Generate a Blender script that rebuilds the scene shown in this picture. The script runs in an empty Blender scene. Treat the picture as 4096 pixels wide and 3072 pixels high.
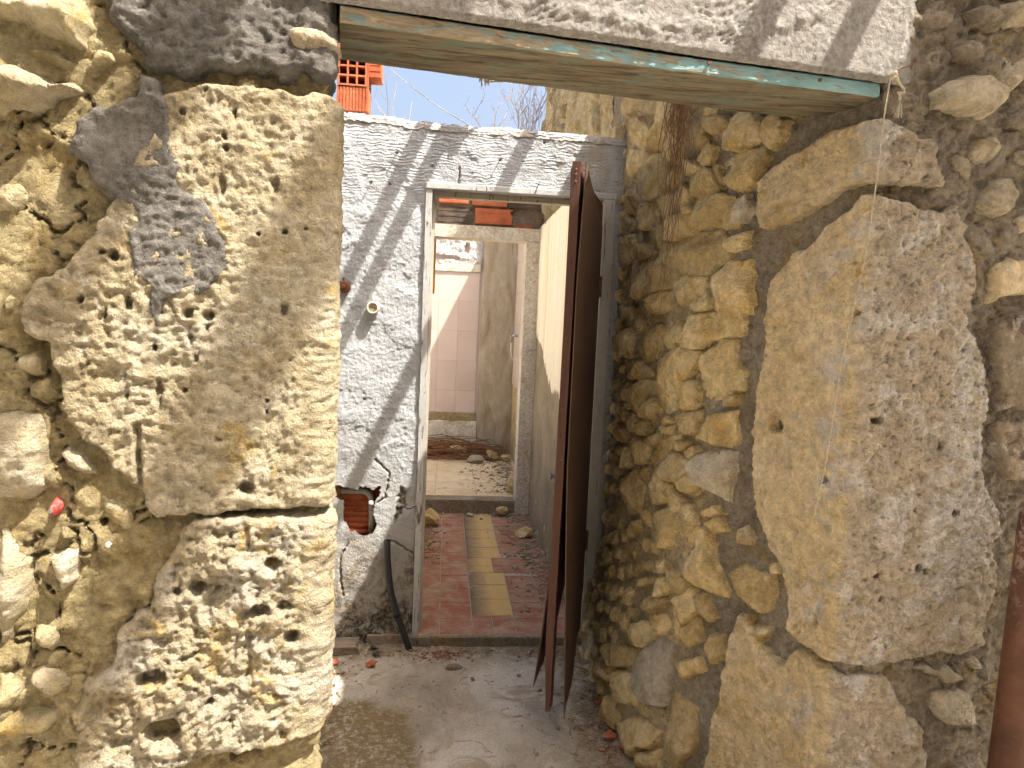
import bpy, math, random
import numpy as np
from mathutils import Matrix, Vector

# ------------------------------------------------------------------ camera, sky, sun, exposure
SC = bpy.context.scene
COL = SC.collection
R_ = math.radians

def cam_axes(yaw, pitch, roll):
    cy, sy, cp, sp = math.cos(yaw), math.sin(yaw), math.cos(pitch), math.sin(pitch)
    f = Vector((sy * cp, cy * cp, -sp)); r0 = Vector((cy, -sy, 0)); u0 = r0.cross(f)
    c, s = math.cos(roll), math.sin(roll)
    return c * r0 + s * u0, -s * r0 + c * u0, f
_r, _u, _f = cam_axes(R_(5.6), R_(5.0), R_(2.5))
camd = bpy.data.cameras.new('camera')
camd.sensor_width = 36.0; camd.lens = 24.41; camd.clip_start = 0.05; camd.clip_end = 2000
cam = bpy.data.objects.new('camera', camd); COL.objects.link(cam)
m = Matrix.Identity(4)
for i in range(3):
    m[i][0], m[i][1], m[i][2] = _r[i], _u[i], -_f[i]
m[2][3] = 1.442
cam.matrix_world = m
SC.camera = cam

SUN = Vector((0.46, -0.295, 1.0)).normalized()          # direction towards the sun
elev = math.asin(SUN.z); azim = math.atan2(SUN.x, SUN.y)
world = bpy.data.worlds.new('World'); SC.world = world; world.use_nodes = True
wn = world.node_tree.nodes; wl = world.node_tree.links; wn.clear()
sky = wn.new('ShaderNodeTexSky'); sky.sky_type = 'NISHITA'; sky.sun_disc = False
sky.sun_elevation = elev; sky.sun_rotation = azim
sky.air_density = 1.0; sky.dust_density = 9.0; sky.ozone_density = 0.3; sky.altitude = 20
bg = wn.new('ShaderNodeBackground'); bg.inputs[1].default_value = SKY_STRENGTH = 0.105
wo = wn.new('ShaderNodeOutputWorld')
wl.new(sky.outputs[0], bg.inputs[0]); wl.new(bg.outputs[0], wo.inputs[0])
sund = bpy.data.lights.new('sun', 'SUN'); sund.energy = 4.1; sund.angle = R_(0.55); sund.color = (1.0, 0.93, 0.82)
suno = bpy.data.objects.new('sun', sund); COL.objects.link(suno)
suno.rotation_euler = SUN.to_track_quat('Z', 'Y').to_euler()
suno.location = (3, -4, 8)
SC.view_settings.view_transform = 'Standard'; SC.view_settings.look = 'None'
SC.view_settings.gamma = 1.0; SC.view_settings.exposure = 1.88
SC.view_settings.use_curve_mapping = False
SC.cycles.use_denoising = True
SC.cycles.max_bounces = 4; SC.cycles.diffuse_bounces = 3; SC.cycles.glossy_bounces = 2
SC.cycles.use_adaptive_sampling = True; SC.cycles.adaptive_threshold = 0.03
SC.cycles.caustics_reflective = False; SC.cycles.caustics_refractive = False

# ------------------------------------------------------------------ traced outlines, metres along the wall and above the floor
PL = [(-1.6759,1.1942),(-0.24,1.396),(-0.37,1.98)]
PR = [(0.735,3.02),(0.72,2.45),(0.76,2.1),(0.962,1.535),(2.0513,1.6881)]
LEFT = {'LB1':[(1.075,1.622),(1.127,1.739),(1.164,1.83),(1.234,1.859),(1.283,1.86),(1.327,1.863),(1.358,1.861),(1.426,1.872),(1.414,1.052),(1.354,1.055),(1.295,1.05),(1.209,1.042),(1.147,1.044),(1.134,1.059),(1.126,1.087),(1.104,1.118),(1.077,1.139),(1.056,1.166),(1.035,1.193),(1.017,1.208),(1.004,1.228),(0.991,1.254),(0.99,1.31),(0.977,1.338),(0.972,1.369),(0.935,1.385),(0.93,1.416),(0.933,1.45),(0.946,1.487),(0.979,1.497),(1.002,1.513),(1.023,1.534),(1.054,1.592)],'LB2':[(1.192,1.013),(1.223,1.036),(1.295,1.039),(1.438,1.04),(1.45,0.864),(1.448,0.764),(1.438,0.704),(1.45,0.645),(0.996,0.511),(1.006,0.606),(0.998,0.67),(1.026,0.734),(1.069,0.759),(1.081,0.84),(1.139,0.881),(1.142,0.937),(1.17,0.964)],'LB0':[(1.367,1.971),(1.398,1.995),(1.443,1.909),(1.385,1.91),(1.365,1.928)],'S1':[(0.892,1.973),(1.035,1.989),(1.052,1.96),(1.062,1.926),(1.051,1.906),(1.048,1.871),(1.036,1.874),(1.006,1.889),(0.965,1.9),(0.91,1.912),(0.891,1.913)],'S1b':[(0.893,1.902),(0.965,1.894),(1.006,1.885),(1.031,1.868),(1.028,1.852),(1.006,1.841),(0.976,1.853),(0.935,1.86),(0.892,1.856)],'S2':[(0.889,1.848),(0.935,1.856),(0.971,1.847),(0.988,1.833),(1.021,1.835),(1.046,1.821),(1.04,1.802),(1.0,1.792),(0.998,1.775),(0.96,1.759),(0.887,1.747)],'S3':[(1.031,1.86),(1.056,1.896),(1.082,1.894),(1.092,1.873),(1.061,1.842),(1.036,1.834)],'S4':[(0.878,1.25),(0.928,1.259),(0.963,1.248),(0.976,1.225),(0.98,1.163),(0.982,1.104),(0.953,1.075),(0.92,1.07),(0.875,1.074)],'S5':[(0.98,1.175),(1.006,1.193),(1.035,1.175),(1.061,1.142),(1.056,1.127),(1.034,1.122),(0.998,1.14)],'S6':[(1.011,1.11),(1.069,1.127),(1.107,1.084),(1.12,1.054),(1.114,1.02),(1.09,1.011),(1.044,1.055),(1.018,1.086)],'S7':[(0.896,1.442),(0.911,1.465),(0.928,1.45),(0.929,1.416),(0.911,1.412),(0.896,1.409)],'S8':[(0.874,1.055),(0.912,1.048),(0.927,1.018),(0.947,0.975),(0.949,0.945),(0.938,0.885),(0.918,0.816),(0.895,0.79),(0.869,0.786)],'S9':[(0.967,0.977),(0.999,0.998),(1.028,0.991),(1.026,0.963),(1.019,0.927),(0.99,0.898),(0.975,0.941)],'S10':[(0.932,0.855),(0.995,0.86),(0.992,0.805),(0.97,0.779),(0.942,0.802),(0.934,0.83)],'S11':[(0.933,0.76),(0.952,0.774),(0.996,0.761),(1.015,0.732),(0.996,0.708),(0.969,0.71),(0.935,0.741)],'S12':[(0.869,0.768),(0.93,0.745),(0.94,0.707),(0.901,0.679),(0.867,0.685)],'S13':[(0.867,0.67),(0.935,0.698),(0.993,0.689),(0.995,0.661),(0.968,0.632),(0.907,0.622),(0.866,0.642)],'S14':[(0.919,1.353),(0.97,1.366),(0.975,1.332),(0.972,1.309),(0.949,1.303),(0.921,1.319)],'S15':[(1.075,0.73),(1.026,0.724),(1.02,0.687),(1.052,0.678),(1.075,0.698)],'S16':[(0.886,1.661),(0.922,1.667),(0.949,1.659),(0.956,1.624),(0.928,1.588),(0.884,1.582)],'S17':[(0.986,1.037),(1.01,1.039),(1.023,1.018),(1.015,0.997),(0.991,1.004),(0.981,1.022)],'RED':[(0.974,1.081),(0.986,1.095),(0.997,1.083),(0.996,1.065),(0.987,1.051),(0.971,1.06)],'C1':[(1.045,2.028),(1.426,1.875),(1.389,1.866),(1.358,1.858),(1.329,1.875),(1.282,1.869),(1.234,1.857),(1.201,1.837),(1.164,1.855),(1.143,1.858),(1.115,1.868),(1.102,1.913),(1.067,1.93),(1.057,1.96)],'C2':[(1.164,1.857),(1.175,1.828),(1.188,1.802),(1.194,1.746),(1.199,1.718),(1.21,1.696),(1.207,1.673),(1.243,1.647),(1.273,1.615),(1.276,1.586),(1.285,1.563),(1.299,1.534),(1.297,1.519),(1.283,1.497),(1.26,1.484),(1.255,1.466),(1.233,1.456),(1.219,1.453),(1.205,1.461),(1.183,1.454),(1.18,1.418),(1.172,1.397),(1.143,1.393),(1.14,1.414),(1.132,1.437),(1.137,1.466),(1.119,1.48),(1.074,1.486),(1.079,1.5),(1.106,1.508),(1.098,1.53),(1.098,1.573),(1.114,1.597),(1.101,1.616),(1.075,1.625),(1.049,1.654),(1.034,1.686),(1.004,1.699),(1.02,1.761),(1.061,1.804),(1.081,1.793),(1.115,1.824),(1.122,1.852)]}
LH = [(1.267,1.67,0.0076,0.021),(1.359,1.678,0.0078,0.0169),(1.086,1.531,0.0095,0.0103),(1.069,1.537,0.0052,0.0055),(1.201,1.793,0.007,0.0075),(1.289,1.801,0.0027,0.0094),(1.27,1.759,0.0038,0.0078),(1.275,1.737,0.0071,0.007),(1.379,1.594,0.0063,0.0064),(1.416,1.602,0.004,0.0039),(1.33,1.587,0.0034,0.0044),(1.239,1.836,0.0027,0.0048),(1.074,1.428,0.0032,0.0117),(1.111,1.453,0.0085,0.012),(1.211,1.434,0.0099,0.0123),(1.244,1.43,0.0122,0.0107),(1.244,1.406,0.0039,0.0079),(1.214,1.384,0.0066,0.0122),(1.378,1.448,0.0074,0.0144),(1.161,1.284,0.0066,0.033),(1.205,1.291,0.0055,0.0055),(1.315,1.106,0.0151,0.0131),(1.033,1.452,0.0047,0.0094),(1.153,1.37,0.0043,0.0061),(1.225,1.351,0.0055,0.008),(1.111,1.441,0.0075,0.0062),(1.351,1.275,0.0026,0.0028),(1.351,1.253,0.0026,0.0028),(1.107,1.28,0.0024,0.006),(1.124,1.166,0.0025,0.0181),(1.192,0.906,0.0091,0.0091),(1.402,0.804,0.0151,0.015),(1.147,0.74,0.0312,0.0169),(1.167,0.628,0.0344,0.0262),(1.289,0.633,0.0082,0.0125),(1.364,0.953,0.0178,0.0155),(1.341,0.863,0.0208,0.0152),(1.251,0.683,0.0076,0.0092),(1.386,0.867,0.015,0.0124),(1.226,0.914,0.0143,0.0184),(1.289,1.017,0.0058,0.0081)]
RIGHT = {'Q1':[(1.148,1.862),(1.248,1.904),(1.325,1.921),(1.407,1.948),(1.494,1.945),(1.549,1.943),(1.592,1.922),(1.631,1.908),(1.668,1.917),(1.682,1.867),(1.705,1.817),(1.703,1.793),(1.618,1.798),(1.549,1.792),(1.505,1.794),(1.444,1.793),(1.377,1.763),(1.291,1.732),(1.188,1.719),(1.163,1.77),(1.169,1.798),(1.151,1.837)],'Q2':[(1.336,1.663),(1.376,1.686),(1.408,1.723),(1.469,1.747),(1.494,1.78),(1.526,1.778),(1.588,1.77),(1.653,1.754),(1.716,1.754),(1.727,1.771),(1.75,1.766),(1.767,1.732),(1.785,1.723),(1.784,1.698),(1.806,1.664),(1.829,1.623),(1.824,1.554),(1.811,1.51),(1.824,1.478),(1.856,1.435),(1.882,1.377),(1.9,1.302),(1.896,1.227),(1.906,1.113),(1.974,1.026),(1.99,0.967),(1.96,0.938),(1.984,0.874),(1.983,0.798),(1.961,0.73),(1.969,0.67),(1.896,0.645),(1.809,0.664),(1.748,0.647),(1.677,0.64),(1.607,0.641),(1.537,0.65),(1.49,0.652),(1.414,0.657),(1.375,0.677),(1.363,0.795),(1.343,0.827),(1.3,0.87),(1.245,0.944),(1.218,1.05),(1.211,1.154),(1.206,1.258),(1.22,1.343),(1.223,1.417),(1.22,1.474),(1.229,1.519),(1.22,1.555),(1.228,1.588),(1.266,1.629),(1.312,1.661)],'Q3':[(1.196,0.653),(1.259,0.669),(1.256,0.642),(1.314,0.667),(1.326,0.651),(1.304,0.599),(1.369,0.587),(1.412,0.654),(1.414,0.651),(1.471,0.647),(1.529,0.641),(1.608,0.626),(1.669,0.626),(1.707,0.587),(1.719,0.561),(1.754,0.507),(1.79,0.495),(1.809,0.45),(1.825,0.396),(1.838,0.289),(1.202,0.115),(1.123,0.116),(1.133,0.217),(1.136,0.314),(1.156,0.371),(1.161,0.511),(1.178,0.591)],'A':[(1.711,0.631),(1.773,0.641),(1.858,0.63),(1.91,0.609),(1.961,0.566),(1.952,0.558),(1.9,0.571),(1.85,0.571),(1.807,0.6)],'B':[(1.81,0.574),(1.932,0.558),(1.957,0.523),(1.983,0.459),(1.956,0.448),(1.874,0.452),(1.83,0.487),(1.809,0.54)],'C':[(1.906,0.644),(1.961,0.648),(1.972,0.604),(1.948,0.593),(1.921,0.604)],'D':[(1.967,0.661),(2.011,0.662),(2.009,0.558),(1.972,0.561)],'E':[(1.968,0.721),(2.013,0.727),(2.02,0.675),(1.978,0.682)],'F':[(1.642,2.012),(1.675,2.032),(1.69,2.051),(1.743,2.064),(1.786,2.069),(1.837,2.045),(1.844,2.022),(1.835,1.989),(1.791,1.959),(1.735,1.958),(1.708,1.969),(1.657,1.973)],'G':[(1.81,2.218),(1.829,2.241),(1.893,2.257),(1.911,2.188),(1.839,2.166),(1.815,2.182)],'H':[(1.618,2.201),(1.663,2.21),(1.712,2.181),(1.691,2.148),(1.621,2.139),(1.595,2.158)],'I':[(1.713,2.204),(1.762,2.225),(1.807,2.211),(1.83,2.167),(1.801,2.153),(1.74,2.165)],'I2':[(1.683,2.11),(1.717,2.145),(1.768,2.145),(1.79,2.107),(1.759,2.076),(1.7,2.076)],'J':[(1.719,1.877),(1.738,1.9),(1.774,1.883),(1.789,1.832),(1.776,1.799),(1.756,1.822),(1.727,1.844)],'K':[(1.793,1.769),(1.845,1.84),(1.893,1.852),(1.922,1.801),(1.906,1.753),(1.868,1.736),(1.818,1.743)],'L':[(1.917,1.736),(1.957,1.779),(1.98,1.748),(1.967,1.711),(1.935,1.709)],'M':[(1.858,1.635),(1.918,1.664),(2.0,1.67),(2.015,1.556),(1.919,1.551),(1.863,1.523),(1.852,1.541),(1.854,1.595)],'N':[(1.876,1.494),(1.921,1.533),(2.017,1.549),(2.054,1.274),(1.928,1.269),(1.896,1.34),(1.877,1.45)],'O':[(1.929,1.261),(2.055,1.267),(2.08,1.088),(1.97,1.089),(1.919,1.189)],'P':[(1.891,1.905),(1.92,1.921),(1.962,1.912),(1.963,1.869),(1.914,1.861)],'T':[(1.979,0.547),(2.005,0.549),(2.012,0.491),(1.998,0.44),(1.965,0.496)]}
RUB = {'a':[(-0.14,2.439),(0.032,2.443),(0.226,2.381),(0.263,2.33),(0.168,2.317),(-0.091,2.366)],'b':[(0.254,2.367),(0.584,2.26),(0.597,2.193),(0.485,2.214),(0.321,2.278)],'c':[(0.594,2.254),(0.649,2.233),(0.649,2.156),(0.601,2.166)],'d':[(0.659,2.195),(0.738,2.177),(0.753,2.116),(0.689,2.123),(0.656,2.149)],'e':[(-0.051,2.323),(0.174,2.291),(0.372,2.249),(0.492,2.186),(0.401,2.126),(0.162,2.133),(-0.019,2.2)],'f':[(0.514,2.177),(0.611,2.166),(0.702,2.115),(0.721,2.066),(0.601,2.062),(0.417,2.103),(0.428,2.149)],'g':[(0.058,2.119),(0.207,2.158),(0.406,2.102),(0.325,2.067),(0.206,2.057)],'h':[(0.328,2.104),(0.654,2.042),(0.694,2.014),(0.699,1.899),(0.575,1.894),(0.326,1.964),(0.263,2.028)],'i':[(0.088,2.001),(0.247,1.993),(0.334,1.928),(0.32,1.89),(0.191,1.91),(0.083,1.964)],'j':[(0.34,1.904),(0.576,1.888),(0.608,1.847),(0.575,1.81),(0.407,1.815),(0.327,1.86)],'k':[(0.678,2.037),(0.709,2.069),(0.763,2.08),(0.781,2.033),(0.753,2.001),(0.707,2.001)],'l':[(0.909,2.137),(0.947,2.131),(0.976,2.106),(0.971,2.086),(0.938,2.089)],'m':[(1.002,2.031),(1.031,2.058),(1.095,2.076),(1.109,2.052),(1.151,2.021),(1.144,1.979),(1.089,1.962),(1.014,1.981)],'n':[(0.901,1.991),(0.946,2.008),(0.974,1.989),(0.973,1.937),(0.939,1.943)],'o':[(0.861,1.922),(0.933,1.935),(0.989,1.908),(1.001,1.858),(0.921,1.852),(0.861,1.88)],'p':[(0.881,1.849),(0.988,1.851),(1.079,1.821),(1.08,1.749),(1.018,1.751),(0.95,1.772),(0.896,1.815)],'q':[(1.019,1.929),(1.072,1.953),(1.153,1.949),(1.178,1.92),(1.15,1.864),(1.1,1.847),(1.03,1.879)],'r':[(1.083,1.808),(1.114,1.824),(1.135,1.793),(1.114,1.762),(1.085,1.761)],'s':[(0.609,1.883),(0.712,1.887),(0.787,1.841),(0.745,1.822),(0.636,1.827)],'t':[(0.749,1.797),(0.887,1.812),(0.944,1.759),(0.866,1.74),(0.768,1.741)],'u':[(0.724,1.731),(0.812,1.746),(0.999,1.74),(1.047,1.709),(1.046,1.662),(0.965,1.617),(0.776,1.608),(0.733,1.666)],'v':[(1.053,1.709),(1.119,1.72),(1.122,1.686),(1.063,1.678)],'w':[(0.595,1.676),(0.718,1.687),(0.75,1.59),(0.636,1.579),(0.589,1.629)],'x':[(1.0,1.602),(1.06,1.643),(1.138,1.639),(1.153,1.55),(1.152,1.504),(1.062,1.5),(1.023,1.508),(0.998,1.562)],'y':[(0.749,1.56),(0.821,1.611),(0.953,1.6),(0.952,1.545),(0.865,1.533),(0.765,1.53)],'z':[(0.926,1.527),(0.971,1.558),(0.999,1.544),(0.995,1.517),(0.949,1.508)],'aa':[(0.284,1.636),(0.437,1.689),(0.582,1.672),(0.618,1.569),(0.445,1.559),(0.273,1.577)],'ab':[(0.478,1.513),(0.675,1.573),(0.743,1.56),(0.75,1.51),(0.634,1.501)],'ac':[(-0.244,2.225),(0.025,2.139),(0.153,2.062),(-0.065,2.028),(-0.235,2.127)],'ad':[(0.568,1.763),(0.666,1.793),(0.718,1.767),(0.652,1.723),(0.587,1.729)],'ae':[(0.377,1.751),(0.51,1.748),(0.56,1.711),(0.432,1.712)],'af':[(0.799,1.986),(0.831,1.984),(0.907,1.949),(0.899,1.933),(0.849,1.934)],'ag':[(0.981,1.927),(1.013,1.925),(1.017,1.881),(0.991,1.89)],'ah':[(0.821,1.835),(0.874,1.832),(0.907,1.811),(0.857,1.807)],'ai':[(0.746,1.891),(0.81,1.908),(0.856,1.881),(0.851,1.845),(0.797,1.849)],'aj':[(-0.115,2.34),(-0.033,2.254),(-0.044,2.18),(-0.248,2.24),(-0.24,2.333)],'ak':[(-0.079,1.964),(0.165,1.908),(0.307,1.846),(0.159,1.823),(-0.057,1.882)],'al':[(-0.008,1.81),(0.242,1.807),(0.354,1.747),(0.215,1.707),(0.007,1.75)],'am':[(1.164,2.006),(1.215,2.03),(1.244,1.996),(1.241,1.965),(1.202,1.942),(1.172,1.973)],'an':[(1.235,2.028),(1.285,2.02),(1.287,2.004),(1.257,2.008)],'ao':[(0.939,2.076),(0.985,2.074),(1.019,2.048),(0.989,2.034),(0.957,2.037)],'ap':[(0.848,2.082),(0.918,2.072),(0.931,2.025),(0.889,2.008),(0.844,2.037)],'ba':[(0.857,1.437),(0.93,1.49),(1.105,1.5),(1.117,1.436),(1.006,1.417),(0.995,1.393),(0.916,1.392)],'bb':[(0.677,1.392),(0.75,1.47),(0.836,1.466),(0.867,1.409),(0.809,1.387),(0.74,1.379)],'bc':[(0.45,1.35),(0.561,1.437),(0.662,1.444),(0.706,1.403),(0.684,1.345),(0.544,1.327)],'bd':[(0.629,1.448),(0.704,1.457),(0.72,1.435),(0.672,1.423)],'be':[(0.312,1.313),(0.504,1.313),(0.614,1.288),(0.516,1.261),(0.378,1.252),(0.309,1.277)],'bf':[(0.673,1.329),(0.842,1.389),(0.968,1.383),(0.99,1.368),(0.921,1.288),(0.868,1.211),(0.784,1.165),(0.719,1.193),(0.685,1.252)],'bg':[(1.004,1.369),(1.045,1.418),(1.107,1.416),(1.12,1.346),(1.154,1.336),(1.144,1.288),(1.099,1.257),(1.037,1.24),(0.974,1.261),(0.981,1.326)],'bh':[(0.372,1.175),(0.517,1.255),(0.658,1.26),(0.679,1.209),(0.608,1.152),(0.457,1.127)],'bi':[(1.102,1.253),(1.14,1.268),(1.137,1.244),(1.111,1.232)],'bj':[(0.979,1.14),(1.041,1.191),(1.116,1.21),(1.136,1.13),(1.1,1.115),(0.981,1.117)],'bk':[(0.885,1.169),(0.987,1.198),(0.99,1.17),(0.966,1.129),(0.904,1.114)],'bl':[(0.739,1.143),(0.808,1.161),(0.839,1.148),(0.789,1.128)],'bm':[(0.343,1.088),(0.459,1.115),(0.522,1.096),(0.45,1.056),(0.364,1.054)],'bn':[(0.737,1.112),(0.835,1.132),(0.828,1.101),(0.746,1.093)],'bo':[(0.505,1.025),(0.623,1.051),(0.646,0.99),(0.582,0.955),(0.508,0.962)],'bp':[(0.649,1.055),(0.735,1.088),(0.75,1.068),(0.691,1.041)],'bq':[(0.672,0.995),(0.772,1.082),(0.824,1.055),(0.892,1.049),(0.974,1.05),(0.974,1.017),(0.924,0.975),(0.839,0.953),(0.704,0.954)],'br':[(0.929,1.066),(0.97,1.087),(0.993,1.073),(0.974,1.053),(0.935,1.047)],'bs':[(0.983,1.029),(1.0,1.067),(1.077,1.093),(1.136,1.096),(1.139,1.039),(1.122,0.96),(1.064,0.968),(0.994,0.989)],'bt':[(0.249,0.817),(0.509,0.911),(0.622,0.881),(0.609,0.777),(0.479,0.741),(0.321,0.753)],'bu':[(0.671,0.914),(0.755,0.954),(0.829,0.941),(0.815,0.876),(0.733,0.849),(0.664,0.874)],'bv':[(0.813,0.927),(0.874,0.942),(0.945,0.915),(0.934,0.873),(0.874,0.872)],'bw':[(0.939,0.899),(0.982,0.901),(1.0,0.858),(0.973,0.85)],'bx':[(0.727,0.8),(0.852,0.861),(0.945,0.838),(0.934,0.766),(0.872,0.73),(0.762,0.741)],'by':[(1.06,0.87),(1.091,0.895),(1.119,0.869),(1.076,0.847)],'bz':[(1.018,0.891),(1.068,0.923),(1.09,0.906),(1.033,0.877)],'b1':[(0.818,1.09),(0.884,1.106),(0.908,1.086),(0.868,1.064),(0.828,1.066)],'b2':[(0.896,1.093),(0.948,1.098),(0.936,1.072),(0.911,1.067)],'b3':[(0.891,1.276),(0.95,1.291),(0.981,1.252),(0.959,1.203),(0.882,1.193),(0.876,1.231)],'b4':[(0.156,1.4),(0.332,1.439),(0.392,1.394),(0.335,1.327),(0.227,1.34)],'b5':[(0.931,0.974),(0.979,1.004),(1.016,0.98),(0.984,0.949),(0.941,0.948)],'b6':[(0.607,1.157),(0.68,1.198),(0.71,1.171),(0.676,1.14),(0.611,1.131)],'b7':[(0.165,1.03),(0.331,1.031),(0.314,0.992),(0.149,0.976)],'b8':[(0.296,0.958),(0.465,0.995),(0.502,0.938),(0.366,0.892),(0.256,0.9)],'b9':[(0.534,1.092),(0.613,1.115),(0.644,1.092),(0.593,1.068),(0.54,1.065)],'ca':[(0.926,0.806),(0.988,0.843),(1.065,0.828),(1.083,0.778),(1.148,0.701),(1.138,0.675),(1.094,0.667),(1.013,0.665),(0.966,0.701)],'cb':[(0.769,0.652),(0.831,0.689),(0.882,0.661),(0.815,0.632)],'cc':[(0.786,0.579),(0.863,0.631),(0.912,0.608),(0.85,0.562),(0.803,0.554)],'cd':[(0.889,0.654),(0.938,0.682),(0.981,0.658),(0.961,0.602),(0.916,0.619)],'ce':[(0.72,0.504),(0.861,0.567),(0.897,0.561),(0.823,0.499),(0.726,0.468)],'cf':[(1.177,0.756),(1.218,0.788),(1.297,0.786),(1.304,0.709),(1.278,0.694),(1.219,0.715)],'cg':[(0.926,0.583),(0.987,0.641),(1.022,0.644),(1.048,0.592),(0.998,0.524),(0.967,0.471),(0.94,0.519)],'ch':[(1.03,0.628),(1.069,0.653),(1.12,0.608),(1.089,0.586)],'ci':[(0.684,0.384),(0.781,0.449),(0.866,0.455),(0.805,0.369),(0.707,0.328)],'cj':[(0.999,0.519),(1.043,0.571),(1.063,0.513),(1.024,0.481)],'ck':[(0.627,0.295),(0.758,0.344),(0.754,0.279),(0.652,0.227),(0.613,0.242)],'cl':[(0.765,0.296),(0.891,0.446),(0.955,0.44),(0.958,0.341),(0.973,0.264),(0.898,0.239),(0.812,0.244)],'cm':[(1.113,0.54),(1.145,0.55),(1.155,0.513),(1.132,0.479),(1.114,0.499)],'cn':[(0.982,0.398),(1.062,0.451),(1.085,0.424),(1.034,0.384)],'co':[(0.592,0.133),(0.694,0.232),(0.823,0.25),(0.834,0.176),(0.736,0.137),(0.611,0.113)],'cp':[(0.555,0.041),(0.627,0.105),(0.739,0.117),(0.698,0.019),(0.613,0.003)],'cq':[(0.71,0.038),(0.839,0.147),(0.967,0.17),(0.949,0.119),(0.9,0.068),(0.774,-0.112),(0.708,-0.043)],'cr':[(0.985,0.29),(1.079,0.287),(1.088,0.191),(1.029,0.076),(0.979,0.055),(0.982,0.178)],'cs':[(0.858,0.02),(0.965,0.113),(0.972,0.05),(0.886,-0.004)],'ct':[(0.449,0.149),(0.639,0.215),(0.585,0.132),(0.488,0.101)],'cu':[(0.698,0.561),(0.771,0.599),(0.774,0.574),(0.714,0.545)],'cv':[(1.314,0.829),(1.338,0.846),(1.346,0.816),(1.315,0.813)],'cw':[(0.836,0.494),(0.892,0.513),(0.934,0.496),(0.889,0.456),(0.817,0.459)],'cx':[(0.53,0.237),(0.606,0.239),(0.61,0.212),(0.542,0.19)],'cy':[(0.748,0.746),(0.894,0.811),(0.923,0.76),(0.826,0.723)]}
# ------------------------------------------------------------------ noise
def _hash(ix, iy, seed):
    h = (ix.astype(np.int64) * 374761393 + iy.astype(np.int64) * 668265263 + seed * 974711 + 12345) & 0xFFFFFFFF
    h = ((h ^ (h >> 13)) * 1274126177) & 0xFFFFFFFF
    return (h ^ (h >> 16)) & 0xFFFFFFFF
_GX = np.cos(np.arange(256) * (2 * math.pi / 256)); _GY = np.sin(np.arange(256) * (2 * math.pi / 256))
def perlin(x, y, seed=0):
    ix, iy = np.floor(x), np.floor(y); fx, fy = x - ix, y - iy
    ix = ix.astype(np.int64); iy = iy.astype(np.int64)
    sx = fx * fx * fx * (fx * (fx * 6 - 15) + 10); sy = fy * fy * fy * (fy * (fy * 6 - 15) + 10)
    def g(dx, dy):
        a = _hash(ix + dx, iy + dy, seed) & 255
        return _GX[a] * (fx - dx) + _GY[a] * (fy - dy)
    a = g(0, 0) * (1 - sx) + g(1, 0) * sx; b = g(0, 1) * (1 - sx) + g(1, 1) * sx
    return (a * (1 - sy) + b * sy) * 1.5
def fbm(x, y, scale, octs=4, seed=0, gain=0.5, ridged=False):
    t = 0.0; amp = 1.0; tot = 0.0
    for o in range(octs):
        n = perlin(x * scale, y * scale, seed + o * 17)
        if ridged: n = 1 - 2 * np.abs(n)
        t = t + n * amp; tot += amp; amp *= gain; scale *= 2.03
    return t / tot
def worley(x, y, scale, seed=0):
    x = x * scale; y = y * scale
    ix, iy = np.floor(x).astype(np.int64), np.floor(y).astype(np.int64)
    best = np.full(x.shape, 9.0)
    for dx in (-1, 0, 1):
        for dy in (-1, 0, 1):
            a = _hash(ix + dx, iy + dy, seed) / 4294967296.0; b = _hash(ix + dx, iy + dy, seed + 91) / 4294967296.0
            d = (ix + dx + a - x) ** 2 + (iy + dy + b - y) ** 2
            best = np.minimum(best, d)
    return np.sqrt(best)
def sstep(a, b, x):
    t = np.clip((x - a) / (b - a), 0, 1); return t * t * (3 - 2 * t)
def poly_sdf(px, py, poly):
    """distance to the outline, positive inside"""
    P = np.asarray(poly, float); shp = px.shape; px = px.ravel(); py = py.ravel()
    d = np.full(px.shape, 1e9); ins = np.zeros(px.shape, bool)
    for (ax, ay), (bx, by) in zip(P, np.roll(P, -1, 0)):
        ex, ey = bx - ax, by - ay
        t = np.clip(((px - ax) * ex + (py - ay) * ey) / (ex * ex + ey * ey + 1e-12), 0, 1)
        d = np.minimum(d, (px - ax - t * ex) ** 2 + (py - ay - t * ey) ** 2)
        c = ((ay > py) != (by > py))
        with np.errstate(divide='ignore', invalid='ignore'):
            xx = ex * (py - ay) / (ey if abs(ey) > 1e-12 else 1e-12) + ax
        ins ^= c & (px < xx)
    d = np.sqrt(d); d[~ins] *= -1
    return d.reshape(shp)
def seg_dist(px, py, pts):
    d = np.full(px.shape, 1e9)
    for (ax, ay), (bx, by) in zip(pts[:-1], pts[1:]):
        ex, ey = bx - ax, by - ay
        t = np.clip(((px - ax) * ex + (py - ay) * ey) / (ex * ex + ey * ey + 1e-12), 0, 1)
        d = np.minimum(d, (px - ax - t * ex) ** 2 + (py - ay - t * ey) ** 2)
    return np.sqrt(d)

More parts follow.
